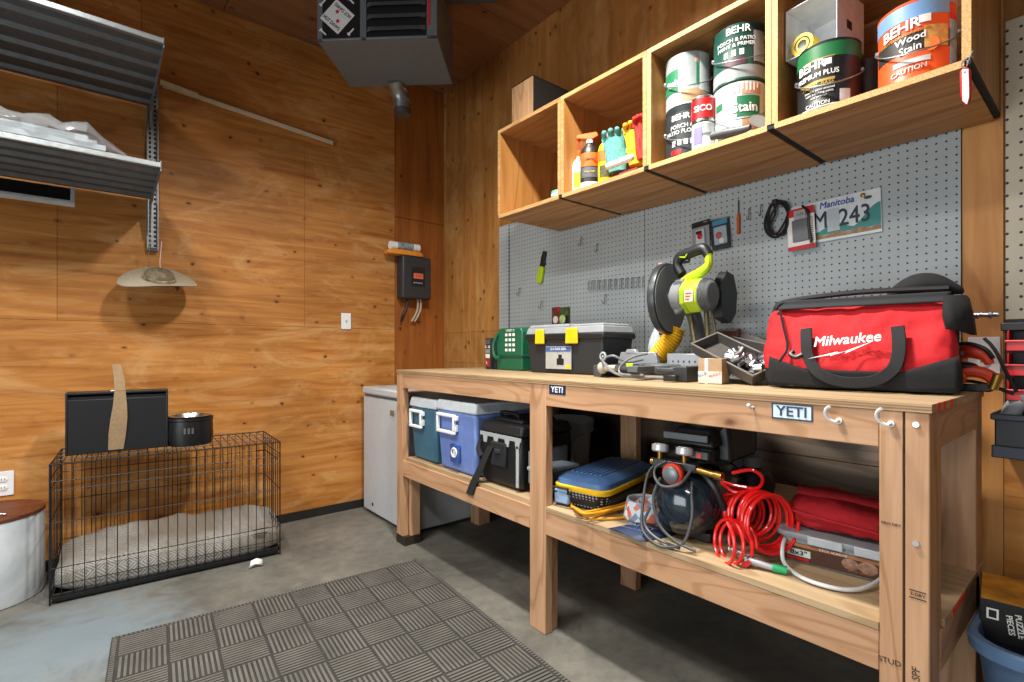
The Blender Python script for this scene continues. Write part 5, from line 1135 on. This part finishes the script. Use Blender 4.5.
# clear box with label, red bag on it
o = T('storage_box', 'clear plastic box with brown printed label on the lower shelf', 'storage box', (1.69, .495, SZ + .0005), RW + .12)
o.scale = (1, 1, .8)
w, d, h = .165, .125, .092
mb = MB(); k = .003
mb.rings([rr(w - .012, d - .012, 0, .025), rr(w, d, h, .03), rr(w - k, d - k, h, .028), rr(w - .012 - k, d - .012 - k, .004, .022)]); mb.build('tub', CLEARP, o)
mb = MB(); mb.rings([rr(w + .008, d + .008, h, .03), rr(w + .01, d + .01, h + .004, .03), rr(w + .008, d + .008, h + .018, .03), rr(w - .012, d - .012, h + .02, .03)]); mb.build('lid', plain('lid_clear', '#8b949a', .3, alpha=.85), o)
for x in (-.09, .02): MB().box(x, x + .085, -d - .013, -d - .004, h - .012, h + .018).build('clip', plain('clip_clear', '#a9b1b6', .3), o, .003)
MB().box(-w + .03, w - .03, -d + .025, d - .02, .006, .06).build('contents', plain('contents', '#2c2a2a', .6, var=.5, scale=40), o, .01)
tl = math.atan2(.012, h); M = TR(.0, -d + .0095, .002, tl)
q = MB().box(-.155, .10, -.003, -.0008, .006, .072, 0, M).build('label_sheet', plain('lab_brown', '#4a2f22', .5), o)
MB().box(-.155, .10, -.0036, -.003, .060, .072, 0, M).build('label_band', plain('lab_tan', '#a06b45', .5), q); MB().box(-.145, -.085, -.0036, -.003, .024, .050, 0, M).build('label_window', plain('lab_gr', '#c4cfc8', .5), q)
text('8x3"', .024, M @ front(-.115, -.0038, .037), BLACK, q, bold=.02); text('DECK SCREWS', .010, M @ front(-.03, -.0038, .066), PAPER, q); text('500 pcs exterior', .008, M @ front(.03, -.0033, .018), plain('lab_tan', '#a06b45'), q)
mb = MB(); mb.ball((.01, -.004, .04), .02, sy=.05, M=M); mb.ball((.05, -.004, .04), .022, sy=.05, M=M); mb.build('label_picture', plain('lab_pic', '#8a6a58', .5, var=.5, scale=90), q); MB().box(-.145, -.09, -.0036, -.003, .010, .019, 0, M).build('label_foot', RED, q)
o = T('soft_pouch', 'red soft tool pouch with dark mouth resting on the clear box', 'bag', (1.70, .495, SZ + h * .8 + .0185), RW + .12)
mb = MB(); rs = []
for i in range(13):
    t = i / 12; x = -.16 + .30 * t; e = abs(2 * t - 1) ** 4; hh = (.105 - .03 * t) * (1 - .35 * e); dd = .115 * (1 - .2 * e)
    rs.append([(x, dd * (abs(math.cos(a)) ** .5) * (1 if math.cos(a) > 0 else -1), max(0, hh * .5 + hh * .5 * (abs(math.sin(a)) ** .6) * (1 if math.sin(a) > 0 else -1) + .012 * noise.noise(Vector((x * 12, a * 2, 1))) * (1 if math.sin(a) > 0 else 0))) for a in [2 * PI * j / 20 for j in range(20)]])
mb.rings(rs); pb = mb.build('pouch_body', REDF, o, sub=2, smooth=80, jitter=.004); wrinkle(pb, .06, .018)
mb = MB(); rs = [[(x, -.05 + .022 * s, .105 - .06 * (x + .16) * .35 + .006 * s) for s in (-1, 0, 1)] for x in [-.14 + .025 * i for i in range(11)]]; mb.rings(rs, closed=False); q = mb.build('top_flap', DREDF, o, jitter=.01, smooth=80); z_ = q.modifiers.new('t', 'SOLIDIFY'); z_.thickness = .006
mb = MB(); mb.ball((.09, -.085, .045), .05, sx=1.2, sy=.6, sz=.55); mb.build('dark_mouth', BFAB, o, jitter=.008, smooth=80)
mb = MB(); mb.tube(spline([(-.165, -.06, .05), (-.12, -.12, .05), (.02, -.12, .038), (.10, -.115, .03)], 5), .004, 6); mb.build('piping', DREDF, o)
# white tubing loop and dark parts behind
mb = MB(); mb.tube(spline([at(800, 530, X=1.66), at(788, 535, X=1.58), at(783, 550, X=1.50), at(787, 566, Z=SZ + .010), at(810, 581, Z=SZ + .008), at(850, 590, Z=SZ + .008), at(878, 582, Z=SZ + .012), at(900, 560, Z=SZ + .03)], 8), .0055, 8)
tag(mb.build('clear_tubing', plain('tube_white', '#cfd4d6', .35), None), 'loop of whitish tubing curling round the clear storage box', 'tubing')
o = T('spray_canister', 'black pump canister with grey cap behind the red coiled hose', 'canister', (1.84, .86, SZ), RW)
mb = MB(); mb.lathe([(.07, 0), (.075, .006), (.075, .14), (.06, .17), (.03, .185), (.03, .19)], 30); mb.build('body', BLACK, o); mb = MB(); mb.lathe([(.03, .19), (.034, .192), (.034, .225), (.02, .23), (.012, .245), (.001, .246)], 24); mb.build('cap', plain('cap_grey', '#6d6f70', .5), o)
mb = MB(); mb.tube(spline([(-.04, -.03, .17), (-.10, -.05, .22), (-.16, -.04, .20), (-.20, -.04, .14)], 6), .009); mb.build('hose', BLACK, o)
o = MB().box(-.18, .28, 0, .10, 0, .12, 0).build('timber_block', LUMX, None, .003); o.location = (1.84, .66, SZ + .001); o.rotation_euler.z = RW; tag(o, 'rough timber block lying behind the red pouch', 'timber')
# ================================================================== contents of the wall cabinets
FZ = CZ0 + .0185
def can(label, x, y, z, R, H, base, cat='paint tin', name='paint_tin', turn=0, group='paint tins in the wall cabinets', bail=True, handle_front=False):
    o = T(name, label, cat, (x, y, z), face_cam(x, y) + turn, group)
    mb = MB(); mb.lathe([(R * .97, 0), (R * 1.015, .002), (R * 1.015, .007), (R, .010), (R, H - .012), (R * 1.015, H - .009), (R * 1.02, H - .003), (R * .97, H)], 44); mb.build('body', base, o)
    mb = MB(); mb.lathe([(R * .965, H - .002), (R * .95, H + .0005), (R * .86, H - .004), (R * .84, H - .006), (.001, H - .006)], 36, cap0=False); mb.build('lid', STEEL, o)
    if bail:
        mb = MB(); n = 20
        mb.tube([((R + .006) * math.cos(a), (R + .006 + .012 * math.sin(PI * i / n)) * -abs(math.sin(a)) if True else 0, H * .62 - H * .32 * math.sin(PI * i / n)) for i, a in [(i, PI * i / n) for i in range(n + 1)]], .0022, 6); mb.build('bail', ZINC, o)
        for sx in (-1, 1): mb = MB(); mb.cyl((sx * R * .99, 0, H * .62), (sx * (R + .006), 0, H * .62), .008, n=12); mb.build('ear', ZINC, o)
    return o
def wrap(o, R, z0, z1, a0, a1, m, name='label_band', th=.0009): return MB().patch(R, -PI / 2 + a0, -PI / 2 + a1, z0, z1, 30, 0, I4, th).build(name, m, o)
def ct(o, s, size, R, a, z, m, bold=.02, sx=1, slope=0): return text(s, size, I4, m, o, bend=(R + .0016, -PI / 2 + a, z, slope), bold=bold, sx=sx)
PG = plain('prem_green', '#1f6a3c', .4); PB = plain('prem_black', '#1c1d1e', .4); GOLD = plain('gold_band', '#b99a4c', .4, .3); CHAR = plain('can_char', '#2a3134', .4); SILV = plain('can_silver', '#a9b2b2', .35, .3); SOR = plain('stain_orange', '#e2521f', .45); SBLUE = plain('stain_blue', '#6f95c4', .45); WCAN = plain('can_white', '#c9cdcc', .45); PLUM = plain('plum', '#4a2630', .5); DGR = plain('can_dkgreen', '#15453a', .4)
def py(px_, X): return at(px_, 100, X=X).y
# cabinet 3: stacks
R, H = .083, .196
x, y = 1.775, py(686, 1.775) - .012
o = can('charcoal porch paint tin at the bottom left of the third cabinet', x, y, FZ, R, H, CHAR)
wrap(o, R, .02, .175, -1.3, 1.1, CHAR); ct(o, 'BEHR', .03, R, -.35, .155, PAPER); ct(o, 'PORCH &\nPATIO FLOOR', .021, R, -.3, .11, PAPER, .01); 
for i in range(4): wrap(o, R + .0005, .05, .07, -.75 + i * .28, -.58 + i * .28, PAPER, 'icon')
wrap(o, R + .0005, .018, .035, -.8, -.3, RED); wrap(o, R + .0004, .02, .175, .45, 1.0, plain('lab_lt', '#6d7478', .5), 'side_panel')
o = can('silver-grey stain tin stacked on the charcoal tin', x, y, FZ + H + .003, R, H, SILV)
wrap(o, R, .055, .14, -1.5, -.45, BGREEN); ct(o, 'Stain', .034, R, -.72, .09, PAPER); wrap(o, R, .07, .16, .35, .75, BGREEN); wrap(o, R + .0004, .05, .19, .5, 1.1, WCAN, 'side_panel'); wrap(o, R, .012, .055, -.3, .9, plain('lab_beige', '#b58b66', .5)); wrap(o, R, .15, .17, .3, .8, plain('lab_skin', '#c0917a', .5))
x2 = 1.765; y2 = py(740, x2)
o = can('white dripped stain tin at the bottom right of the third cabinet', x2, y2, FZ, R, H, WCAN)
wrap(o, R, .075, .145, -.1, .85, BGREEN); ct(o, 'Stain', .045, R, .22, .105, PAPER, .025); wrap(o, R, .115, .14, -1.1, -.7, BGREEN); wrap(o, R, .15, .185, .1, .9, plain('lab_skin', '#c0917a')); wrap(o, R, .03, .07, .1, .9, plain('lab_beige', '#b58b66'))
rd = random.Random(2)
for i in range(12): wrap(o, R + .0008, H - .012 - rd.uniform(.01, .032), H - .006, -1.0 + i * .155, -.94 + i * .155, PAPER, 'paint_drip')
o = can('dark green porch tin stacked on the white dripped tin', x2, y2, FZ + H + .003, R + .002, H, DGR)
wrap(o, R + .002, .008, .05, -1.5, 1.5, plain('can_grey', '#8c9293', .4)); ct(o, 'BEHR', .034, R + .002, -.05, .172, PAPER); ct(o, 'PORCH & PATIO\nPAINT & PRIMER', .018, R + .002, -.15, .13, PAPER, .01)
for i in range(3): mb = MB(); wrap(o, R + .0024, .085, .105, -.6 + i * .3, -.43 + i * .3, PAPER, 'icon')
wrap(o, R + .0024, .052, .078, -.6, .25, PLUM); wrap(o, R + .0022, .05, .185, .45, 1.2, CHAR); wrap(o, R + .003, .06, .165, .55, 1.1, plain('can_pale', '#8f9698', .5), 'side_panel')
# small tins
x3 = 1.70; y3 = py(702, x3) - .008
o = can('small white tin with lilac panel in front of the charcoal tin', x3, y3, FZ, .040, .092, WCAN, bail=False); wrap(o, .04, .015, .075, -.9, -.1, plain('lilac', '#7f77b8', .5)); ct(o, 'primer', .012, .04, .3, .05, BLACK, .0)
o = can('small red-labelled tin stacked on the small white tin', x3, y3, FZ + .0945, .041, .092, STEEL, bail=False); wrap(o, .041, .012, .082, -1.5, 1.5, RED); ct(o, 'SICO', .030, .041, -.05, .045, PAPER, .03)
# scraper lying at the front edge
o = T('putty_scraper', 'grey-handled scraper with round steel blade lying on the cabinet lip', 'scraper', at(742, 128, X=1.672), RW, ry=-.05)
mb = MB(); mb.tube([(-.105, .0, .012), (-.06, .0, .005), (.0, 0, -.006), (.03, 0, -.008)], [.013, .016, .014, .009], 14); mb.build('handle', plain('scr_grey', '#4a4e50', .5), o)
mb = MB(); mb.lathe([(.001, -.001), (.034, -.001), (.034, .001), (.001, .001)], 28, 0, TR(.055, .01, .004, PI / 2 - .5, 0, .9), sx=.9); mb.build('blade', plain('scr_blade', '#8b8f90', .4, .4), o)
# cabinet 4
x4 = 1.755; y4 = py(829, x4); R4 = .084
o = can('black and green premium paint tin in the fourth cabinet', x4, y4, FZ, R4, .203, PB)
wrap(o, R4, .150, .195, -1.5, 1.5, PG); wrap(o, R4 + .0004, .088, .150, -.95, .18, PB); wrap(o, R4 + .0005, .082, .089, -1.0, .2, GOLD); wrap(o, R4 + .0005, .150, .153, -.9, .2, GOLD)
ct(o, 'BEHR', .036, R4 + .0005, -.58, .135, PAPER, .03); ct(o, 'PREMIUM PLUS', .021, R4 + .0005, -.40, .105, PAPER, .015, .9); ct(o, 'PASTEL BASE', .016, R4, -.35, .075, GOLD, .015); ct(o, 'interior satin enamel\nstain blocking paint\nand primer', .010, R4, -.3, .05, PAPER, 0); ct(o, 'CAUTION', .015, R4, -.35, .018, PAPER, .01)
mb = MB(); wrap(o, R4 + .001, .128, .146, -.13, .1, PAPER, 'bear_mark'); wrap(o, R4, .01, .05, .35, .7, WCAN, 'barcode'); wrap(o, R4, .005, .012, -1.5, 1.5, WCAN, 'base_band')
x5 = 1.765; y5 = py(917, x5); R5 = .086
o = can('orange wood stain tin at the right end of the fourth cabinet', x5, y5, FZ, R5, .215, SOR)
wrap(o, R5, .165, .207, -1.5, 1.4, SBLUE); wrap(o, R5, .078, .125, -1.3, .9, plain('stain_char', '#2f2b29', .5)); wrap(o, R5 + .0005, .078, .135, .2, .85, plain('stain_deck', '#d39a55', .5, var=.3, scale=50)); wrap(o, R5 + .0006, .0, .195, .92, 1.3, plain('stain_side', '#8aa2bf', .5, var=.4, scale=40), 'side_panel'); wrap(o, R5 + .0008, .15, .195, .92, 1.25, RED)
ct(o, 'BEHR', .038, R5 + .0006, -.42, .146, PAPER, .03, 1, .1); ct(o, 'Wood\nStain', .026, R5 + .0006, -.15, .098, PAPER, .02, 1, .1); ct(o, 'SOLID COLOR DECK & FENCE', .009, R5 + .0006, -.35, .125, GOLD, .01, 1, .08); wrap(o, R5 + .0006, .045, .058, -.6, .35, WCAN); ct(o, 'CAUTION', .018, R5 + .0006, -.2, .03, PAPER, .01, 1, .08)
wrap(o, R5 + .0008, .146, .166, .06, .36, PAPER, 'bear_mark'); mb = MB(); mb.lathe([(.018, 0), (.018, .001)], 20, 0, TR(.03, -R5 + .0045, .085, PI / 2)); mb.build('seal', ORANGE, o)
x6, y6 = 1.93, py(868, 1.93)
o = can('dark tin at the back between the two large tins of the fourth cabinet', x6, y6, FZ, .083, .19, plain('can_dk2', '#2b2724', .45)); ct(o, 'BEHR', .045, .083, -.1, .06, plain('dim_white', '#9b958c', .6), .02)
x7, y7 = 1.955, py(806, 1.955)
# white carton tilted on the tins
o = T('white_carton', 'open white carton tilted behind the black and green tin', 'carton', (1.70, y4 + .031, FZ + .2045), face_cam(1.75, .6) - .45, rx=0, ry=0)
cw_, k = .076, .002
mb = MB(); mb.box(-cw_, cw_, 0, .17, 0, k).box(-cw_, -cw_ + k, 0, .17, 0, .16).box(cw_ - k, cw_, 0, .17, 0, .16).box(-cw_, cw_, 0, .17, .16 - k, .16).box(-cw_, cw_, .168, .17, 0, .16); mb.build('carton_shell', plain('carton_white', '#d3d6d8', .7), o)
MB().box(cw_, cw_ + .001, .06, .09, .05, .075).build('printed_mark', DARK, o)
tp = T('tape_measure', 'yellow tape roll inside the open white carton', 'tape', (1.70, y4 + .031, FZ + .2068), face_cam(1.75, .6) - .45)
M = TR(-.03, .03, .034, PI / 2, 0, 0); mb = MB(); mb.lathe([(.014, -.02), (.034, -.02), (.034, .02), (.014, .02)], 28, 0, M, cap0=False, cap1=False); mb.build('roll', YEL, tp); mb = MB(); mb.lathe([(.012, -.018), (.024, -.021), (.024, -.0195), (.012, -.016)], 24, 0, M @ Matrix.Rotation(PI, 4, 'X')); mb.build('core', BLACK, tp)
# pocket knife on a key ring
o = T('pocket_knife', 'red and white pocket knife hanging from the last cabinet corner', 'pocket knife', at(966, 66, X=1.648), RW, ry=-.05)
mb = MB(); mb.tube([(.006 * math.cos(a), 0, .006 + .009 * math.sin(a)) for a in [2 * PI * i / 14 for i in range(14)]], .0013, 6, closed=True); mb.tube([(-.005, 0, .015), (.012, 0, .02), (.014, .01, .02)], .0016, 6); mb.tube([(.004, -.002, .0), (.016, -.002, .03)], .002, 6); mb.build('key_ring', STEEL, o)
mb = MB(); mb.prism([(-.010, -.012), (-.012, -.07), (-.006, -.095), (.0, -.10), (.006, -.09), (.010, -.06), (.010, -.014), (.004, -.004), (-.004, -.004)], -.006, .006); mb.build('scales', RED, o, .003)
mb = MB(); mb.prism([(-.005, -.008), (-.008, -.085), (.0, -.098), (.005, -.08), (.007, -.012)], -.0075, -.006); mb.build('inlay', PAPER, o, .001); MB().cyl((0, -.008, -.018), (0, -.005, -.018), .0025, n=8).build('rivet', STEEL, o)
# cabinet 2: bottles and gloves
def bottle(label, x, y, z, R, H, m, capm, turn=0):
    o = T('spray_bottle', label, 'bottle', (x, y, z), face_cam(x, y) + turn, 'cleaner bottles in the second cabinet')
    mb = MB(); mb.lathe([(R * .9, 0), (R, .004), (R, H * .68), (R * .8, H * .78), (R * .4, H * .86), (R * .38, H * .9)], 28, sy=.75); mb.build('body', m, o)
    return o
xb = 1.72
o = bottle('orange cleaner bottle with trigger sprayer in the second cabinet', xb, py(590, xb), FZ, .042, .24, plain('bot_black', '#25231f', .4), ORANGE)
mb = MB(); mb.patch(.0425, -PI / 2 - 1.2, -PI / 2 + 1.2, .10, .16, 16, 0, Matrix.Scale(.75, 4, (0, 1, 0)), .001); mb.build('label_band', ORANGE, o); mb = MB(); mb.patch(.0425, -PI / 2 - 1.0, -PI / 2 + 1.0, .05, .095, 16, 0, Matrix.Scale(.75, 4, (0, 1, 0)), .001); mb.build('label_band', plain('lab_char', '#54575c', .5, var=.6, scale=70), o)
mb = MB(); mb.patch(.0425, -PI / 2 - 1.2, -PI / 2 + 1.2, .0, .03, 16, 0, Matrix.Scale(.75, 4, (0, 1, 0)), .001); mb.build('label_band', PAPER, o)
text('CLEANER', .016, front(0, -.034, .13), BLACK, o, bold=.02); text('heavy duty', .010, front(0, -.034, .075), YEL, o)
mb = MB(); mb.cyl((0, 0, .21), (0, 0, .225), .016); mb.build('collar', PAPER, o); mb = MB(); mb.prism([(-.06, .232), (-.055, .248), (.03, .258), (.04, .24), (.012, .225), (-.012, .225)], -.014, .014); mb.build('sprayer_head', ORANGE, o, .003); mb = MB(); mb.tube([(-.045, 0, .235), (-.05, 0, .21), (-.035, 0, .185)], .004, 6); mb.build('trigger', RED, o)
o = bottle('white bottle with yellow label leaning behind the orange cleaner', xb + .02, py(580, xb + .02), FZ, .034, .20, PAPER, None)
mb = MB(); mb.patch(.0345, -PI / 2 - .9, -PI / 2 + .9, .03, .10, 14, 0, Matrix.Scale(.75, 4, (0, 1, 0)), .001); mb.build('label_band', YEL, o); mb = MB(); mb.cyl((0, 0, .178), (0, 0, .205), .012); mb.build('cap', ORANGE, o)
o = bottle('yellow bottle with orange shoulder right of the orange cleaner', xb, py(606, xb), FZ, .033, .22, YEL, None)
mb = MB(); mb.patch(.0335, -PI / 2 - 1.2, -PI / 2 + 1.2, .10, .145, 14, 0, Matrix.Scale(.75, 4, (0, 1, 0)), .001); mb.build('label_band', ORANGE, o); mb = MB(); mb.patch(.0335, -PI / 2 - .8, -PI / 2 + .8, .03, .08, 14, 0, Matrix.Scale(.75, 4, (0, 1, 0)), .001); mb.build('label_band', plain('lab_olive', '#4c4a1c', .5, var=.5, scale=70), o); mb = MB(); mb.cyl((0, 0, .195), (0, 0, .225), .010); mb.build('cap', PAPER, o)
o = T('glue_tube', 'slim orange-capped tube standing between the bottles and gloves', 'tube', (xb + .03, py(611, xb + .03), FZ), face_cam(xb, py(611, xb)))
mb = MB(); mb.lathe([(.014, 0), (.015, .004), (.015, .19), (.013, .2)], 18); mb.build('body', plain('tube_char', '#5a6470', .4), o); mb = MB(); mb.lathe([(.014, .2), (.014, .235), (.006, .245), (.001, .245)], 18); mb.build('cap', REDOR, o)
def glove(label, x, y, z, m, h, w, lean, seed):
    o = T('work_glove', label, 'glove', (x, y, z), face_cam(x, y) + .15, 'work gloves in the second cabinet', ry=lean)
    mb = MB(); rd = random.Random(seed); n = 16; rs = []
    for i in range(12):
        t = i / 11; z_ = h * t; ww = w * (1 - .25 * (1 - t)) * (1 + .05 * math.sin(7 * t)); dd = .022 * (1.1 - .3 * t)
        rs.append([(ww * math.cos(2 * PI * j / n) * (1 + .05 * math.sin(j * 2.4)), dd * math.sin(2 * PI * j / n) + .004 * math.sin(j * 3.1 + t * 5), z_) for j in range(n)])
    mb.rings(rs); mb.build('palm', m, o, smooth=70)
    for f in range(4):
        xx = -w * .75 + f * w * .5; mb = MB(); ln = h * (.16, .22, .24, .18)[f]
        mb.tube(spline([(xx, 0, h - .01), (xx * 1.05, -.004, h + ln * .5), (xx * 1.08, -.018, h + ln * .8), (xx * 1.05, -.03, h + ln * .75)], 4), [.0115] * 10 + [.010, .009, .007], 10); mb.build('finger', m, o, smooth=70)
    mb = MB(); mb.tube(spline([(w * .8, 0, h * .5), (w * 1.25, -.012, h * .72), (w * 1.3, -.016, h * .9)], 5), [.012] * 8 + [.011, .010, .007], 10); mb.build('thumb', m, o, smooth=70)
    return o
GT = plain('glove_teal', '#5b9c93', .85, var=.25, scale=120, bmp=.4); GY = plain('glove_yellow', '#e0a814', .8, var=.15, scale=120, bmp=.4); GR = plain('glove_red', '#c8281e', .8)
xg = 1.74
glove('teal knitted work glove left of the yellow glove', xg - .01, py(620, xg), FZ + .045, GT, .145, .052, -.12, 1); glove('yellow work glove between the teal and red gloves', xg + .02, py(634, xg), FZ + .06, GY, .145, .040, -.10, 2); glove('red work glove farthest right in the second cabinet', xg + .02, py(642, xg + .02), FZ + .075, GR, .145, .026, -.06, 3)
o = T('paint_roller_sleeve', 'short white roller lying in front of the gloves', 'roller', at(620, 162, X=1.668), RW, ry=0)
mb = MB(); mb.rings([[(x, r * math.cos(a), r * math.sin(a)) for a in [2 * PI * j / 20 for j in range(20)]] for x, r in ((-.068, .004), (-.066, .011), (-.058, .014), (.058, .014), (.066, .011), (.068, .004))]); mb.build('sleeve', PAPER, o, smooth=70)
o.rotation_euler.y = -.02
o = MB().box(-.075, .06, 0, .05, 0, .034).build('glove_carton', plain('gl_box', '#8a2a2c', .6), None, .002); o.location = (1.72, py(625, 1.72), FZ + .0005); o.rotation_euler.z = RW; tag(o, 'low dark red box under the gloves in the second cabinet', 'box')
# cabinet 1: green tape
o = T('tape_roll', 'pale green tape roll in the corner of the nearly empty cabinet', 'tape', at(556, 193, X=1.70).xyz, 0); o.location = (1.71, CY[1] + .055, FZ)
mb = MB(); mb.lathe([(.026, 0), (.042, 0), (.042, .034), (.026, .034)], 30, cap0=False, cap1=False); mb.rings([[(r * math.cos(a), r * math.sin(a), z) for a in [2 * PI * j / 30 for j in range(30)]] for r, z in ((.026, .034), (.026, 0))], 0, cap0=False, cap1=False); mb.build('tape', plain('tape_green', '#6fb59a', .5), o); mb = MB(); mb.lathe([(.0425, .009), (.0428, .010), (.0428, .02), (.0425, .021)], 30); mb.build('tape_band', PAPER, o)
# box on top of the first cabinet
o = T('speaker_box', 'black box with wooden end standing on top of the first cabinet', 'box', (1.81, 1.945, CZ1 + .001), RW + .0)
MB().box(-.08, .08, -.135, .22, 0, .19, 0, TR(0, 0, 0)).build('box_body', plain('spk_black', '#131417', .55), o, .003)
MB().box(-.08, .08, -.138, -.135, .0, .188).build('wood_face', wood('spk_wood', '#8d6a4a', '#b08c68', 'z', .5, .02, 1.5, tint=.05, seed=31), o)
MB().box(-.082, .082, -.139, .222, .190, .194).build('top_cover', BLACK, o, .001)

# ================================================================== right edge of the picture
# red wall bins
def rbin(label, z, h, px_=1003):
    p = at(px_, 350, X=2.02); o = T('parts_bin', label, 'bin', (XR - .02, .10, z), RW, 'red wall bins by the second pegboard'); w = .115; d = .13
    mb = MB(); k = .004
    mb.prism([(0, 0)] * 0 or [(-w, 0), (w, 0), (w, k), (-w, k)], -d, 0); mb.box(-w, -w + k, -d + .02, 0, 0, h).box(w - k, w, -d + .02, 0, 0, h).box(-w, w, -k, 0, 0, h)
    mb.box(-w, w, -d, -d + k, 0, h * .5); mb.build('bin_shell', RED, o, .002)
    MB().box(-w - .003, w + .003, -d - .006, -d + .004, h * .42, h * .52).build('front_lip', plain('red_light', '#d83a3c', .4), o, .002)
    MB().box(-w + .02, w - .02, -d + .02, -.01, k, h * .35).build('contents', plain('bin_parts', '#3a2420', .6, var=.6, scale=80), o, .008)
    MB().box(-.03, .03, -d - .0075, -d - .006, h * .1, h * .3).build('card_label', plain('bin_lab', '#8e2020', .5), o)
    return o
rbin('topmost red wall bin beside the second pegboard', 1.112, .06); rbin('middle red wall bin of the three', 1.042, .064); rbin('lowest red wall bin above the dark crate', .972, .062)
o = MB().box(-.13, .13, -.03, 0, -.02, .245).box(-.13, .13, -.11, 0, .208, .232).build('bin_rack', plain('rack_black', '#16171a', .5), None, .003); o.location = (XR - .014, .10, .962); o.rotation_euler.z = RW; tag(o, 'black rack board behind the red wall bins', 'rack')
# blue-black crate on the wall with funnel and pipes
o = T('parts_crate', 'dark blue-black open crate on the wall beneath the red bins', 'crate', (XR - .014, .095, .812), RW)
mb = MB(); k = .005; w, d, h = .14, .17, .12
mb.box(-w, w, -d, 0, 0, k).box(-w, -w + k, -d, 0, 0, h).box(w - k, w, -d, 0, 0, h).box(-w, w, -k, 0, 0, h).box(-w, w, -d, -d + k, 0, h); mb.build('crate_shell', plain('crate_blue', '#171c23', .45), o, .002)
mb = MB(); mb.box(-w - .008, w + .008, -d - .01, -d, h - .014, h + .004).box(-w - .008, -w, -d, 0, h - .014, h + .004).box(-w - .006, w + .006, -d - .008, -d, 0, .035); mb.build('rim', plain('crate_rim', '#2d3946', .45), o, .003)
o2 = T('grey_funnel', 'grey plastic elbow and funnel standing in the dark wall crate', 'funnel', (XR - .12, .15, .822), RW)
mb = MB(); mb.tube(spline([(-.06, 0, .0), (-.06, 0, .09), (-.05, -.005, .13), (-.03, -.01, .15)], 6), [.022] * 19, 14); mb.tube(spline([(.04, 0, 0), (.02, -.01, .08), (-.03, -.02, .17)], 6), [.016] * 13, 12); mb.build('pipe', LGREY, o2)
mb = MB(); mb.lathe([(.012, 0), (.016, .02), (.05, .07), (.053, .075), (.05, .073), (.014, .022)], 28, 0, TR(.02, -.01, .10, .6, .5, 0), cap0=False, cap1=False); mb.build('cone', plain('funnel_white', '#c8ccce', .5), o2)
# blue tote on the floor with puzzle carton
o = T('blue_tote', 'slate blue plastic tote on the floor at the bottom right corner', 'tote', (1.83, .015, 0), RW)
TB = plain('tote_blue', '#4d6684', .4)
w, d, h = .215, .26, .44
mb = MB(); mb.rings([rr(w - .05, d - .05, .002, .06), rr(w, d, h, .08), rr(w - .004, d - .004, h, .078), rr(w - .054, d - .054, .008, .056)]); mb.build('tub', TB, o)
mb = MB(); mb.rings([rr(w, d, h - .03, .08), rr(w + .012, d + .012, h - .028, .085), rr(w + .015, d + .015, h - .003, .085), rr(w + .010, d + .010, h + .004, .085), rr(w - .002, d - .002, h + .004, .08), rr(w - .004, d - .004, h - .012, .078)], cap0=False, cap1=False); mb.build('rolled_rim', plain('tote_rim', '#5f7fa6', .35), o)
o = T('puzzle_carton', 'black puzzle carton with gold top propped inside the blue tote', 'carton', (1.817, .093, .50), RW + .12)
MB().box(-.15, .17, -.10, .10, -.10, .0).build('carton_body', plain('puz_black', '#141416', .5), o, .002)
MB().box(-.148, .168, -.098, .098, 0, .0012).build('carton_top', plain('puz_gold', '#c98a2a', .5, var=.5, scale=14), o)
text('1000\nPUZZLE\nPIECES', .016, front(-.080, -.1008, -.048, -1.45), PAPER, o, bold=.02)
q = MB().box(-.138, -.116, -.1008, -.10, -.046, -.020).build('maker_mark', PAPER, o); MB().box(-.134, -.120, -.1014, -.1007, -.042, -.024).build('maker_square', plain('puz_black', '#141416'), q)
o = MB().box(-.12, .12, -.10, .10, 0, .30).build('dark_case', plain('case2', '#0d0e10', .5), None, .02); o.location = (1.83, .0, .012); o.rotation_euler.z = RW; tag(o, 'black case lying deep inside the blue tote', 'case')
